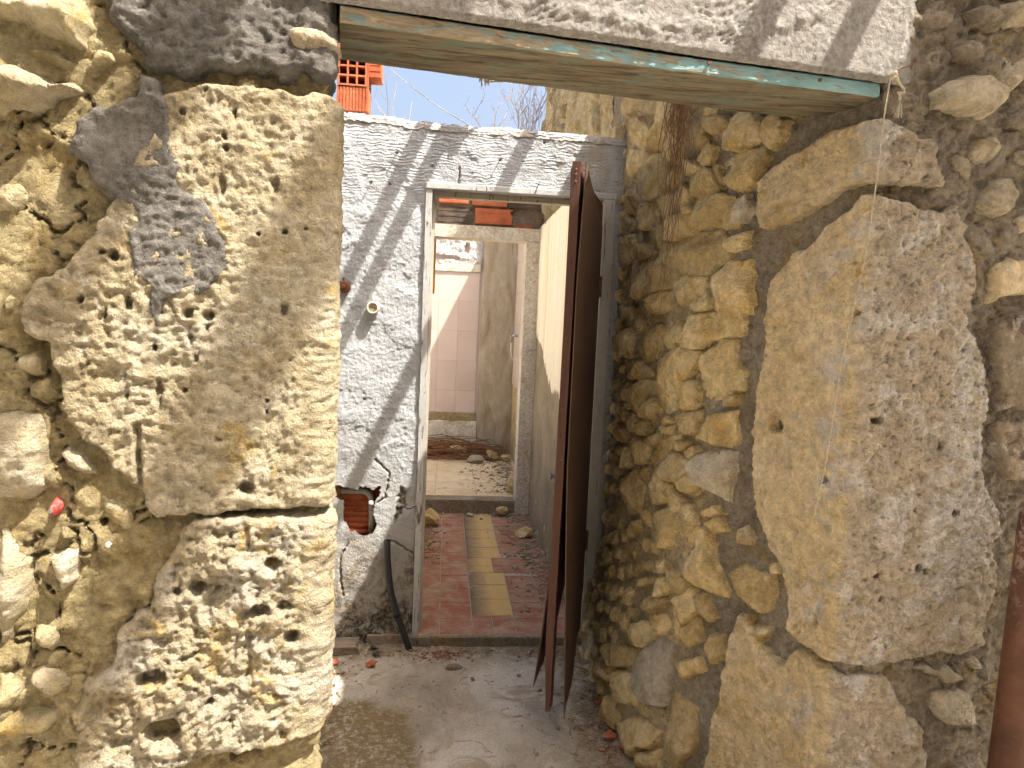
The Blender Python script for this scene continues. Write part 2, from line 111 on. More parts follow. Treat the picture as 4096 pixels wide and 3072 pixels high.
# ------------------------------------------------------------------ objects
def tag(o, label=None, cat=None, group=None, kind=None):
    if label: o['label'] = label
    if cat:
        o['category'] = cat
        if not kind: o['kind'] = 'thing'
    if group: o['group'] = group
    if kind: o['kind'] = kind
    return o
def link(o, parent=None):
    COL.objects.link(o)
    if parent is not None: o.parent = parent
    return o
def empty(name, loc=(0, 0, 0), rz=0.0):
    o = bpy.data.objects.new(name, None); o.empty_display_size = 0.1
    o.location = loc; o.rotation_euler = (0, 0, rz); COL.objects.link(o); return o
def mesh_obj(name, V, F, mat, parent=None, smooth=True, attrs=None, at=None):
    """one mesh object; F an (n,3/4) array or a list of lists; at = origin in the parent's space"""
    me = bpy.data.meshes.new(name)
    V = np.asarray(V, float)
    if at is not None: V = V - np.asarray(at, float)
    if isinstance(F, np.ndarray):
        k = F.shape[1]; n = F.shape[0]
        me.vertices.add(len(V)); me.vertices.foreach_set('co', V.astype(np.float32).ravel())
        me.loops.add(n * k); me.loops.foreach_set('vertex_index', F.astype(np.int32).ravel())
        me.polygons.add(n); me.polygons.foreach_set('loop_start', np.arange(0, n * k, k, dtype=np.int32))
        me.update(calc_edges=True); me.validate()
    else:
        me.from_pydata([tuple(v) for v in V], [], [list(f) for f in F]); me.update()
    me.polygons.foreach_set('use_smooth', np.full(len(me.polygons), smooth))
    if attrs:
        for k_, a in attrs.items():
            at_ = me.attributes.new(k_, 'FLOAT', 'POINT'); at_.data.foreach_set('value', np.asarray(a, np.float32).ravel())
    for mm in (mat if isinstance(mat, (list, tuple)) else [mat]): me.materials.append(mm)
    o = bpy.data.objects.new(name, me)
    if at is not None: o.location = at
    return link(o, parent)
def share(src, name, loc, rot=(0, 0, 0), parent=None, scale=(1, 1, 1)):
    o = bpy.data.objects.new(name, src.data); o.location = loc; o.rotation_euler = rot; o.scale = scale
    return link(o, parent)
class MB:
    """collects boxes, tubes and sheets into one mesh"""
    def __init__(s): s.V = []; s.F = []; s.M = []
    def add(s, V, F, m=0):
        b = len(s.V); s.V += [tuple(map(float, v)) for v in V]; s.F += [[i + b for i in f] for f in F]; s.M += [m] * len(F)
    def box(s, x0, x1, y0, y1, z0, z1, bev=0.0, m=0, rot=None):
        b = min(bev, .45 * min(x1 - x0, y1 - y0, z1 - z0))
        bm_pts = []; F = []
        if b <= 0:
            V = [(x, y, z) for x in (x0, x1) for y in (y0, y1) for z in (z0, z1)]
            F = [(0, 1, 3, 2), (4, 6, 7, 5), (0, 4, 5, 1), (2, 3, 7, 6), (0, 2, 6, 4), (1, 5, 7, 3)]
        else:
            V = []; idx = {}
            for sx in (0, 1):
                for sy in (0, 1):
                    for sz in (0, 1):
                        X = (x0, x1)[sx]; Y = (y0, y1)[sy]; Zc = (z0, z1)[sz]
                        ix = b if sx == 0 else -b; iy = b if sy == 0 else -b; iz = b if sz == 0 else -b
                        idx[(sx, sy, sz, 'x')] = len(V); V.append((X, Y + iy, Zc + iz))
                        idx[(sx, sy, sz, 'y')] = len(V); V.append((X + ix, Y, Zc + iz))
                        idx[(sx, sy, sz, 'z')] = len(V); V.append((X + ix, Y + iy, Zc))
            q = lambda a, k: idx[(a[0], a[1], a[2], k)]
            for s_ in (0, 1):
                f = [q((s_, 0, 0), 'x'), q((s_, 1, 0), 'x'), q((s_, 1, 1), 'x'), q((s_, 0, 1), 'x')]; F.append(f if s_ else f[::-1])
                f = [q((0, s_, 0), 'y'), q((1, s_, 0), 'y'), q((1, s_, 1), 'y'), q((0, s_, 1), 'y')]; F.append(f[::-1] if s_ else f)
                f = [q((0, 0, s_), 'z'), q((1, 0, s_), 'z'), q((1, 1, s_), 'z'), q((0, 1, s_), 'z')]; F.append(f if s_ else f[::-1])
            for a in (0, 1):
                for c_ in (0, 1):
                    f = [q((0, a, c_), 'y'), q((1, a, c_), 'y'), q((1, a, c_), 'z'), q((0, a, c_), 'z')]; F.append(f if a != c_ else f[::-1])
                    f = [q((a, 0, c_), 'x'), q((a, 1, c_), 'x'), q((a, 1, c_), 'z'), q((a, 0, c_), 'z')]; F.append(f[::-1] if a != c_ else f)
                    f = [q((a, c_, 0), 'x'), q((a, c_, 1), 'x'), q((a, c_, 1), 'y'), q((a, c_, 0), 'y')]; F.append(f if a != c_ else f[::-1])
            for k in idx:
                pass
            for sx in (0, 1):
                for sy in (0, 1):
                    for sz in (0, 1):
                        f = [q((sx, sy, sz), 'x'), q((sx, sy, sz), 'y'), q((sx, sy, sz), 'z')]
                        F.append(f if (sx + sy + sz) % 2 else f[::-1])
        if rot is not None: V = [tuple(rot @ Vector(v)) for v in V]
        s.add(V, F, m); return s
    def tube(s, pts, r, k=6, m=0, cap=True):
        P = [Vector(p) for p in pts]; n = len(P); rr = r if isinstance(r, (list, tuple)) else [r] * n
        V = []; F = []; ref = Vector((0.31, 0.27, 0.91))
        for i in range(n):
            t = (P[min(i + 1, n - 1)] - P[max(i - 1, 0)])
            if t.length < 1e-9: t = Vector((0, 0, 1))
            t.normalize(); a = t.cross(ref)
            if a.length < 1e-3: a = t.cross(Vector((1, 0, 0)))
            a.normalize(); b = t.cross(a)
            for j in range(k):
                w = 2 * math.pi * j / k
                V.append(P[i] + (a * math.cos(w) + b * math.sin(w)) * rr[i])
        for i in range(n - 1):
            for j in range(k):
                F.append((i * k + j, i * k + (j + 1) % k, (i + 1) * k + (j + 1) % k, (i + 1) * k + j))
        if cap: F.append(tuple(range(k))[::-1]); F.append(tuple(range((n - 1) * k, n * k)))
        s.add(V, F, m); return s
    def lathe(s, prof, axis=(0, 0, 1), at=(0, 0, 0), k=24, m=0):
        """profile of (radius, height) turned about an axis"""
        A = Vector(axis).normalized(); B = A.orthogonal().normalized(); C = A.cross(B); O = Vector(at)
        V = []; F = []
        for r, h in prof:
            for j in range(k):
                w = 2 * math.pi * j / k; V.append(O + A * h + (B * math.cos(w) + C * math.sin(w)) * r)
        for i in range(len(prof) - 1):
            for j in range(k): F.append((i * k + j, i * k + (j + 1) % k, (i + 1) * k + (j + 1) % k, (i + 1) * k + j))
        s.add(V, F, m); return s
    def prism(s, plan, z0, z1, m=0):
        n = len(plan); V = [(x, y, z0) for x, y in plan] + [(x, y, z1) for x, y in plan]
        F = [tuple(range(n))[::-1], tuple(range(n, 2 * n))] + [(i, (i + 1) % n, n + (i + 1) % n, n + i) for i in range(n)]
        s.add(V, F, m); return s
    def build(s, name, mat, parent=None, smooth=False, at=None):
        o = mesh_obj(name, s.V, s.F, mat, parent, smooth, at=at)
        if any(s.M): o.data.polygons.foreach_set('material_index', s.M)
        return o

# ------------------------------------------------------------------ materials
def srgb(h):
    h = h.lstrip('#'); c = [int(h[i:i + 2], 16) / 255 for i in (0, 2, 4)]
    return tuple(x / 12.92 if x <= .04045 else ((x + .055) / 1.055) ** 2.4 for x in c) + (1.0,)
class NT:
    def __init__(s, name):
        s.mat = bpy.data.materials.new(name); s.mat.use_nodes = True
        s.n = s.mat.node_tree.nodes; s.l = s.mat.node_tree.links
        s.b = s.n['Principled BSDF']; s.b.inputs['Roughness'].default_value = .9
        s.b.inputs['Specular IOR Level'].default_value = .2
        s._pos = None
    def set(s, sock, v):
        if isinstance(v, bpy.types.NodeSocket): s.l.new(v, sock)
        else: sock.default_value = tuple(v) + (1.0,) if isinstance(v, tuple) and len(v) == 3 else v
    def pos(s, rnd=True, sc=(1, 1, 1), local=False):
        if local:
            p = s.n.new('ShaderNodeTexCoord').outputs['Object']
        else:
            p = s.n.new('ShaderNodeNewGeometry').outputs['Position']
        if rnd:
            oi = s.n.new('ShaderNodeObjectInfo'); mu = s.n.new('ShaderNodeVectorMath'); mu.operation = 'MULTIPLY_ADD'
            s.l.new(oi.outputs['Random'], mu.inputs[0]); mu.inputs[1].default_value = (17, 31, 23); s.l.new(p, mu.inputs[2]); p = mu.outputs[0]
        if sc != (1, 1, 1):
            v = s.n.new('ShaderNodeVectorMath'); v.operation = 'MULTIPLY'; s.l.new(p, v.inputs[0]); v.inputs[1].default_value = sc; p = v.outputs[0]
        return p
    def noise(s, p, scale, detail=6, rough=.55, dist=0.0, out=0):
        n = s.n.new('ShaderNodeTexNoise'); n.inputs['Scale'].default_value = scale; n.inputs['Detail'].default_value = detail
        n.inputs['Roughness'].default_value = rough; n.inputs['Distortion'].default_value = dist; s.l.new(p, n.inputs['Vector']); return n.outputs[out]
    def vor(s, p, scale, feat='F1', rnd=1.0, out='Distance'):
        n = s.n.new('ShaderNodeTexVoronoi'); n.feature = feat; n.inputs['Scale'].default_value = scale; n.inputs['Randomness'].default_value = rnd
        s.l.new(p, n.inputs['Vector']); return n.outputs[out]
    def wave(s, p, scale, dist=2, detail=2, dscale=1.0, bands='Z', prof='SIN'):
        n = s.n.new('ShaderNodeTexWave'); n.bands_direction = bands; n.wave_profile = prof
        n.inputs['Scale'].default_value = scale; n.inputs['Distortion'].default_value = dist; n.inputs['Detail'].default_value = detail
        n.inputs['Detail Scale'].default_value = dscale; s.l.new(p, n.inputs['Vector']); return n.outputs['Fac']
    def ramp(s, f, stops, interp='LINEAR'):
        n = s.n.new('ShaderNodeValToRGB'); r = n.color_ramp; r.interpolation = interp
        while len(r.elements) < len(stops): r.elements.new(.5)
        for e, (p, c) in zip(r.elements, stops):
            e.position = p; e.color = c if len(c) == 4 else tuple(c) + (1,)
        s.l.new(f, n.inputs[0]); return n.outputs[0]
    def mr(s, f, a, b, c=0.0, d=1.0):
        n = s.n.new('ShaderNodeMapRange'); s.l.new(f, n.inputs[0])
        for i, v in enumerate((a, b, c, d)): n.inputs[i + 1].default_value = v
        return n.outputs[0]
    def math(s, op, a, b=0.0):
        n = s.n.new('ShaderNodeMath'); n.operation = op; s.set(n.inputs[0], a); s.set(n.inputs[1], b); return n.outputs[0]
    def mix(s, f, a, b, mode='MIX'):
        n = s.n.new('ShaderNodeMix'); n.data_type = 'RGBA'; n.blend_type = mode
        s.set(n.inputs[0], f); s.set(n.inputs[6], a); s.set(n.inputs[7], b); return n.outputs[2]
    def sep(s, p, i):
        n = s.n.new('ShaderNodeSeparateXYZ'); s.l.new(p, n.inputs[0]); return n.outputs[i]
    def attr(s, name):
        n = s.n.new('ShaderNodeAttribute'); n.attribute_name = name; return n.outputs['Fac']
    def rnd(s):
        return s.n.new('ShaderNodeObjectInfo').outputs['Random']
    def val(s, col, f):
        n = s.n.new('ShaderNodeHueSaturation'); s.l.new(col, n.inputs['Color']); s.set(n.inputs['Value'], f); return n.outputs[0]
    def bump(s, h, dist, strength=1.0, prev=None):
        n = s.n.new('ShaderNodeBump'); n.inputs['Strength'].default_value = strength; n.inputs['Distance'].default_value = dist
        s.l.new(h, n.inputs['Height'])
        if prev is not None: s.l.new(prev, n.inputs['Normal'])
        return n.outputs[0]
    def done(s, col, nrm=None, rough=None):
        s.set(s.b.inputs['Base Color'], col)
        if nrm is not None: s.l.new(nrm, s.b.inputs['Normal'])
        if rough is not None: s.set(s.b.inputs['Roughness'], rough)
        return s.mat

def stone_mat(name, dark, mid, light, stain, stain_lo=.52, pale=None, pale_lo=.6, fine=1.0, vr=.18, face=None):
    t = NT(name); p = t.pos()
    a = t.noise(p, 7, 5, .66, .4)
    col = t.ramp(a, [(.30, dark), (.48, mid), (.68, light)])
    b = t.noise(p, 13, 5, .68, .8)
    col = t.mix(t.mr(b, stain_lo, stain_lo + .10), col, stain)
    if pale is not None:
        c = t.noise(p, 19, 6, .72, .3); col = t.mix(t.mr(c, pale_lo, pale_lo + .06), col, pale)
    if face is not None:                                   # weathered outer face; also darkened to paint in the light change at the corner
        ws = t.math('MULTIPLY', t.attr(face), t.mr(t.noise(p, 9, 5, .7), .3, .6, .7, 1.0)); col = t.mix(ws, col, (.53, .45, .345, 1))
        wl_ = t.math('MULTIPLY', t.attr('lichen'), t.mr(t.noise(p, 26, 6, .75), .42, .52)); col = t.mix(wl_, col, (.70, .65, .585, 1))
    d = t.noise(p, 32, 7, .80, .3)
    col = t.val(col, t.mr(d, .36, .62, .68, 1.18))
    col = t.val(col, t.mr(t.rnd(), 0, 1, 1 - vr, 1 + vr))
    hgt = t.math('ADD', t.noise(p, 55, 6, .72), t.math('MULTIPLY', t.mr(t.vor(p, 90), .05, .3), .12))
    return t.done(col, t.bump(hgt, .026 * fine, 1.0))
def cement_mat(name, a, b, c, fine=1.0, stain=None, bed=False):
    t = NT(name); p = t.pos()
    col = t.ramp(t.noise(p, 5, 5, .66, .5), [(.3, a), (.5, b), (.72, c)])
    if stain is not None:
        col = t.mix(t.mr(t.noise(p, 9, 5, .72, .6), .53, .64), col, stain)
    if bed: col = t.mix(t.attr('earthy'), col, t.ramp(t.noise(p, 11, 5, .7), [(.35, (.52, .41, .23)), (.65, (.68, .56, .36))]))
    g = t.noise(p, 60, 6, .82)
    col = t.val(col, t.mr(g, .37, .62, .66, 1.22))
    return t.done(col, t.bump(t.noise(p, 48, 6, .78, .3), .026 * fine, 1.0))
def plain_mat(name, col, rough=.7, var=.12, scale=30, bump=.002, metal=0.0, spec=.3, col2=None):
    t = NT(name); p = t.pos(local=True)
    n = t.noise(p, scale, 7, .65)
    base = t.mix(t.mr(n, .35, .65), col, col2 if col2 is not None else col)
    base = t.val(base, t.mr(t.noise(p, scale * 5, 5, .7), .3, .7, 1 - var, 1 + var))
    t.b.inputs['Metallic'].default_value = metal; t.b.inputs['Specular IOR Level'].default_value = spec
    return t.done(base, t.bump(n, bump, .7), rough)

M = {}
M['block_l'] = stone_mat(vr=.07, name='limestone_block', dark=(.35, .285, .165), mid=(.465, .40, .27), light=(.54, .49, .38), stain=(.48, .355, .15), stain_lo=.60, pale=(.61, .58, .50), pale_lo=.62)
M['block_low'] = stone_mat('limestone_pitted', (.33, .265, .15), (.40, .345, .24), (.465, .425, .345), (.43, .325, .145), .55, (.52, .50, .46), .62)
M['quoin'] = stone_mat('limestone_quoin', (.64, .475, .245), (.78, .625, .375), (.84, .705, .475), (.60, .41, .14), .57, (.82, .73, .54), .60, fine=1.3, vr=.04, face='front')
M['rubble_l'] = stone_mat('ochre_fieldstone', (.34, .27, .13), (.45, .38, .225), (.54, .48, .35), (.43, .31, .12), .56)
M['rubble'] = stone_mat('ochre_rubble', (.46, .325, .14), (.64, .49, .245), (.74, .615, .37), (.58, .385, .13), .55, (.68, .57, .37), .62, vr=.22)
M['pale'] = stone_mat('pale_fieldstone', (.46, .37, .235), (.55, .475, .345), (.62, .56, .44), (.55, .40, .18), .60)
M['lichen'] = stone_mat('lichen_stone', (.43, .32, .21), (.46, .37, .26), (.53, .45, .34), (.22, .155, .11), .55, (.66, .60, .53), .53, fine=2.0)
M['earth'] = cement_mat('earth_mortar', (.33, .255, .12), (.435, .355, .19), (.51, .44, .27), 1.4, (.37, .28, .125))
M['cement'] = cement_mat('grey_cement', (.14, .13, .118), (.185, .173, .156), (.235, .222, .20), .9)
M['cement_r'] = cement_mat('brown_grey_mortar', (.28, .23, .16), (.38, .325, .245), (.47, .41, .32), 1.5, (.40, .30, .165), bed=True)
M['brown_mortar'] = cement_mat('brown_lump_mortar', (.27, .215, .15), (.37, .31, .23), (.46, .39, .30), 1.4)

# ------------------------------------------------------------------ walls as relief along a path in plan
class Path:
    def __init__(s, pts, rad=.03):
        P = [np.array(p, float) for p in pts]; D = [P[0]]
        L0 = [0.0]
        for a, b in zip(P[:-1], P[1:]): L0.append(L0[-1] + np.linalg.norm(b - a))
        U = []; X = []; 
        for i in range(len(P) - 1):
            L = L0[i + 1] - L0[i]; n = max(2, int(L / .004))
            for k in range(n):
                U.append(L0[i] + L * k / n); X.append(P[i] + (P[i + 1] - P[i]) * k / n)
        U.append(L0[-1]); X.append(P[-1])
        U = np.array(U); X = np.array(X)
        # fillet the corners by averaging over a short window
        step = .002; uu = np.arange(0, L0[-1], step)
        xs = np.stack([np.interp(uu, U, X[:, 0]), np.interp(uu, U, X[:, 1])], 1)
        k = int(rad / step); pad = np.concatenate([xs[0] - (xs[1:k + 1] - xs[0])[::-1], xs, xs[-1] + (xs[-1] - xs[-k - 1:-1])[::-1]])
        ker = np.ones(2 * k + 1) / (2 * k + 1)
        sm = np.stack([np.convolve(pad[:, j], ker, 'valid') for j in (0, 1)], 1)
        t = np.gradient(sm, axis=0); t /= np.linalg.norm(t, axis=1)[:, None]
        s.u = uu; s.x = sm; s.n = np.stack([t[:, 1], -t[:, 0]], 1); s.t = t; s.L = L0[-1]
    def at(s, u, h, v):
        x = np.interp(u, s.u, s.x[:, 0]); y = np.interp(u, s.u, s.x[:, 1])
        nx = np.interp(u, s.u, s.n[:, 0]); ny = np.interp(u, s.u, s.n[:, 1])
        lo = np.minimum(u, 0); hi = np.maximum(u - s.u[-1], 0)
        x = x + lo * s.t[0, 0] + hi * s.t[-1, 0]; y = y + lo * s.t[0, 1] + hi * s.t[-1, 1]
        return np.stack([x + nx * h, y + ny * h, v], -1)
def grid_mesh(name, U, Vv, Hh, path, keep, mat, parent, attrs=None, at=None):
    P = path.at(U, Hh, Vv)
    nv, nu = U.shape
    idx = np.arange(nv * nu).reshape(nv, nu)
    q = np.stack([idx[:-1, :-1], idx[:-1, 1:], idx[1:, 1:], idx[1:, :-1]], -1).reshape(-1, 4)
    if keep is not None:
        k = (keep[:-1, :-1] & keep[:-1, 1:] & keep[1:, 1:] & keep[1:, :-1]).ravel(); q = q[k]
    used = np.unique(q); re = np.full(nv * nu, -1); re[used] = np.arange(len(used))
    A = {k_: np.broadcast_to(a, U.shape).ravel()[used] for k_, a in attrs.items()} if attrs else None
    return mesh_obj(name, P.reshape(-1, 3)[used], re[q], mat, parent, True, A, at=at)
def relief_stone(name, poly, path, mat, parent, res=.005, out=.03, sink=.035, edge=.03, warp=.006, rough=.006, rscale=14,
                 facets=4, tilt=.35, seed=0, extra=None, base=None, floor_h=-.006, attrf=None):
    """one stone: the outline stands proud of the bed by out, rounded over edge, broken into facets and roughened"""
    P = np.asarray(poly, float); lo = P.min(0) - .015; hi = P.max(0) + .015
    U, V = np.meshgrid(np.arange(lo[0], hi[0] + res, res), np.arange(lo[1], hi[1] + res, res))
    w = warp
    d = poly_sdf(U + w * fbm(U, V, 22, 3, seed + 3), V + w * fbm(U, V, 22, 3, seed + 8), P)
    s_ = np.clip(d / edge, 0, 1); prof = 1 - (1 - s_) ** 2.6
    rg = random.Random(seed); cx, cy = P.mean(0); sx, sy = np.ptp(P[:, 0]) / 2 + .01, np.ptp(P[:, 1]) / 2 + .01
    top = np.full(U.shape, out)
    for k in range(facets):
        a = rg.uniform(0, 6.283) if k else 1.57 + rg.uniform(-.5, .5); g = tilt * rg.uniform(.4, 1.2); o = rg.uniform(-.15, .5)
        pl = out * (1.0) - g * ((U - cx) * math.cos(a) + (V - cy) * math.sin(a) - o * (sx * abs(math.cos(a)) + sy * abs(math.sin(a))))
        top = np.minimum(top, np.maximum(pl, floor_h))
    H = -sink + (top + sink) * prof
    H = H + prof * rough * (fbm(U, V, rscale, 5, seed + 20, .55) + .6 * fbm(U, V, rscale * 2.3, 4, seed + 40, .55, True))
    if extra is not None: H = extra(U, V, H, d, prof)
    if base is not None: H = H + base(U, V)
    c = path.at(np.array([cx]), np.array([0.0]), np.array([cy]))[0]
    return grid_mesh(name, U, V, H, path, d > -.012, mat, parent, attrf(U, V) if attrf else None, at=c)

# ================================================================== the ground outside and the yard floor
g = MB()
t = NT('alley_ground'); p = t.pos(False)
c = t.ramp(t.noise(p, 1.5, 5, .6), [(.3, (.58, .52, .43)), (.7, (.72, .66, .56))]); c = t.val(c, t.mr(t.noise(p, 60, 6, .7), .3, .7, .8, 1.15))
M['ground'] = t.done(c, t.bump(t.noise(p, 40, 5, .7), .01, .8))
n = 44; X, Y = np.meshgrid(np.concatenate([-np.geomspace(400, 1, 16), np.linspace(-.9, .9, 8), np.geomspace(1, 400, 16)]), np.concatenate([-np.geomspace(400, 1, 16), np.linspace(-.9, .9, 8), np.geomspace(1, 400, 16)]))
idx = np.arange(X.size).reshape(X.shape); q = np.stack([idx[:-1, :-1], idx[:-1, 1:], idx[1:, 1:], idx[1:, :-1]], -1).reshape(-1, 4)
tag(mesh_obj('ground', np.stack([X, Y, -.03 + 0 * X], -1).reshape(-1, 3), q, M['ground']), kind='structure')

t = NT('yard_concrete'); p = t.pos(False)
col = t.ramp(t.noise(p, 2.2, 5, .62, .6), [(.34, (.30, .26, .20)), (.5, (.46, .415, .345)), (.66, (.58, .54, .465))])
col = t.mix(t.mr(t.noise(p, 5.5, 5, .7, 1.0), .50, .62), col, (.36, .30, .22, 1))
mossf = t.attr('moss'); mn = t.noise(p, 55, 5, .75)
col = t.mix(t.math('MULTIPLY', mossf, t.mr(mn, .33, .52)), col, (.21, .155, .075, 1))
col = t.mix(t.math('MULTIPLY', t.attr('dirt'), t.mr(t.noise(p, 32, 5, .75), .36, .52)), col, (.27, .21, .135, 1))
col = t.mix(t.mr(t.vor(p, 85), .0, .13, .5, 0.0), col, (.11, .09, .07, 1))
col = t.val(col, t.mr(t.noise(p, 150, 5, .75), .3, .7, .72, 1.2))
n1 = t.bump(t.noise(p, 30, 5, .7), .012, .8); n2 = t.bump(t.noise(p, 170, 6, .75), .004, 1.0, n1)
M['concrete'] = t.done(col, n2, .92)
X, Y = np.meshgrid(np.arange(-1.0, 1.0, .0085), np.arange(1.25, 3.02, .0085))
edge_ = poly_sdf(X + .05 * fbm(X, Y, 9, 5, 5, .6), Y + .05 * fbm(X, Y, 9, 5, 9, .6), [(-.36, 2.56), (-.24, 2.57), (-.09, 2.47), (-.055, 2.31), (-.02, 2.13), (.05, 1.7), (-.5, 1.7), (-.45, 2.3)])
Zf = .006 * fbm(X, Y, 3.5, 5, 31) + .004 * fbm(X, Y, 22, 4, 33) - .010 * sstep(-.004, .006, edge_)
dirt_ = np.clip(sstep(.34, .66, X + .1 * fbm(X, Y, 6, 3, 50)) + sstep(2.78, 2.95, Y + .06 * fbm(X, Y, 6, 3, 51)) + sstep(-.38, -.5, X), 0, 1)
Zf += .018 * sstep(.5, .78, X + .08 * fbm(X, Y, 8, 4, 61)) * (.5 + fbm(X, Y, 18, 4, 62)) + .01 * sstep(2.9, 3.0, Y) * (1 + fbm(X, Y, 20, 4, 63))
idx = np.arange(X.size).reshape(X.shape); q = np.stack([idx[:-1, :-1], idx[:-1, 1:], idx[1:, 1:], idx[1:, :-1]], -1).reshape(-1, 4)
tag(mesh_obj('yard_floor', np.stack([X, Y, Zf], -1).reshape(-1, 3), q, M['concrete'], attrs={'moss': sstep(-.01, .03, edge_).ravel(), 'dirt': dirt_.ravel()}), kind='structure')
def floor_z(x, y):
    a = np.array([[x]]); b = np.array([[y]])
    return float((.006 * fbm(a, b, 3.5, 5, 31) + .004 * fbm(a, b, 22, 4, 33))[0, 0])

# ================================================================== left front wall: two big blocks, fieldstones, earth and cement
pathL = Path(PL, .025)
LU = 1.45                                                     # arc length at the door corner
lw = empty('fieldstone_wall', (-.7, 1.30, 0)); lw.location = (0, 0, 0)
tag(lw, 'sunlit pale limestone and earth wall left of the doorway', 'wall')
U, V = np.meshgrid(np.arange(.25, 1.95, .0055), np.arange(-.02, 2.62, .0055))
H = -.002 + .012 * fbm(U, V, 5, 4, 1) + .010 * fbm(U, V, 16, 5, 2, .6) + .006 * fbm(U, V, 60, 3, 4, .6, True)
lump = worley(U + .02 * fbm(U, V, 12, 2, 7), V, 17, 3); H += .016 * (1 - sstep(.1, .6, lump)) * sstep(-.1, .25, fbm(U, V, 6, 2, 12))
crk = np.abs(fbm(U + .03 * fbm(U, V, 9, 3, 13), V, 5.0, 4, 77)); H -= .018 * (1 - sstep(.0, .022, crk))
grid_mesh('earth_bedding', U, V, H, pathL, None, M['earth'], lw)
core = MB(); dx8, dy8 = math.cos(R_(8)), math.sin(R_(8))
off = lambda a, b: (a, b)
core.prism([(-1.6, 1.32), (-.33, 1.46), (-.43, 1.93), (-.47, 2.0), (-1.65, 2.0)], 0, 2.6)
core.build('wall_core', M['earth'], lw)

LBpit = [h for h in LH]
def pits(U, V, H, d, prof, deep=.045, sel=None):
    for (a, b, ru, rv) in LBpit:
        if ru < .0035: ru = .0035
        r = np.sqrt(((U - a + .004 * fbm(U, V, 40, 2, 5)) / ru) ** 2 + ((V - b) / max(rv, .0035)) ** 2)
        dp = min(deep, 1.6 * max(min(ru, rv), .008))
        H = H - dp * (1 - sstep(.55, 1.15, r))
    return H
def ex_upper(U, V, H, d, prof):
    lower = sstep(1.62, 1.40, V); left = sstep(1.38, 1.14, U)
    wu, wv = U + .016 * fbm(U, V, 13, 3, 4), V + .016 * fbm(U, V, 13, 3, 6)
    amp = (1 - .5 * sstep(1.39, 1.44, U)) * (.30 + .70 * np.clip(left * (.6 + .9 * fbm(U, V, 4, 2, 9)) + .45 * lower, 0, 1))
    big = fbm(wu, wv, 11, 3, 101, .55); mid = fbm(wu * .8 + wv * .45, wv * 1.3 - wu * .3, 27, 3, 105, .6); tur = -np.abs(fbm(wu, wv, 19, 3, 107, .55)) * 2
    pit = np.minimum(fbm(wu, wv, 40, 2, 109) + .22, 0) * 1.6
    H = H + prof * amp * (.008 * big + .0085 * mid + .0075 * tur + .008 * pit + .004)
    H = H + prof * .0045 * fbm(U, V, 75, 3, 111, .65)
    groove = seg_dist(U, V, [(LH[29][0], LH[29][1] + .06), (LH[29][0] + .004, LH[29][1] - .08)])
    H = H - .015 * (1 - sstep(.002, .010, groove)) * prof
    return pits(U, V, H, d, prof)
def ex_lower(U, V, H, d, prof):
    wu, wv = U + .03 * fbm(U, V, 9, 3, 24), V + .03 * fbm(U, V, 9, 3, 26)
    tur = -np.abs(fbm(wu, wv * .85, 10, 4, 203, .6)) * 2; pit = np.minimum(fbm(wu, wv, 24, 3, 209, .6) + .12, 0)
    H = H + prof * (1 - .65 * sstep(1.36, 1.44, U)) * (.022 * fbm(wu, wv, 6, 3, 201, .55) + .018 * tur + .018 * pit + .012 + .011 * fbm(wu, wv, 30, 3, 207, .6) + .006 * fbm(U, V, 80, 2, 211, .6))
    return pits(U, V, H, d, prof, .04)
def wrap(poly, lim=1.40, to=1.86, lift=0.0):
    return [((to if u > lim else u), v + (lift if v > 1.0 else 0)) for u, v in poly]
blk = []
def lstone(key, mat, **k):
    p = LEFT[key]
    o = relief_stone('stone', wrap(p, lift=.018 if key == 'LB2' else 0.0) if key in ('LB1', 'LB2', 'LB0') else p, pathL, M[mat], lw, **k); blk.append(o); return o
lstone('LB1', 'block_l', res=.0034, out=.030, edge=.02, warp=.012, rough=.006, facets=0, seed=11, extra=ex_upper)['label'] = 'large pitted upper limestone block beside the doorway'
lstone('LB2', 'block_low', res=.0034, out=.028, edge=.022, warp=.013, rough=.008, facets=0, seed=12, extra=ex_lower)['label'] = 'heavily eroded lower limestone block with ochre pits'
for i, (k, mt, o_, ed) in enumerate([('S1', 'rubble_l', .055, .05), ('S1b', 'rubble_l', .018, .03), ('S2', 'block_l', .085, .06), ('S3', 'rubble_l', .02, .02), ('S4', 'block_l', .05, .04),
        ('S5', 'block_l', .03, .025), ('S6', 'rubble_l', .012, .03), ('S7', 'rubble_l', .015, .02), ('S8', 'block_l', .045, .05), ('S9', 'pale', .04, .02), ('S10', 'rubble_l', .035, .04),
        ('S11', 'block_l', .055, .035), ('S12', 'rubble_l', .025, .03), ('S13', 'rubble_l', .03, .03), ('S14', 'rubble_l', .03, .025), ('S15', 'rubble_l', .02, .02), ('S16', 'rubble_l', .012, .03), ('S17', 'rubble_l', .025, .025)]):
    lstone(k, mt, res=.0042, out=o_, edge=ed, warp=.008, rough=.009, rscale=18, facets=4, tilt=.4, seed=300 + i * 7)
gu, gv = np.meshgrid(np.arange(.28, .93, .012), np.arange(.05, 2.5, .012)); gap = np.full(gu.shape, 9.0)
for k in LEFT: gap = np.minimum(gap, -poly_sdf(gu, gv, LEFT[k]))
gap = np.minimum(gap, .86 - gu)                                 # only beyond the traced stones
rl = random.Random(17)
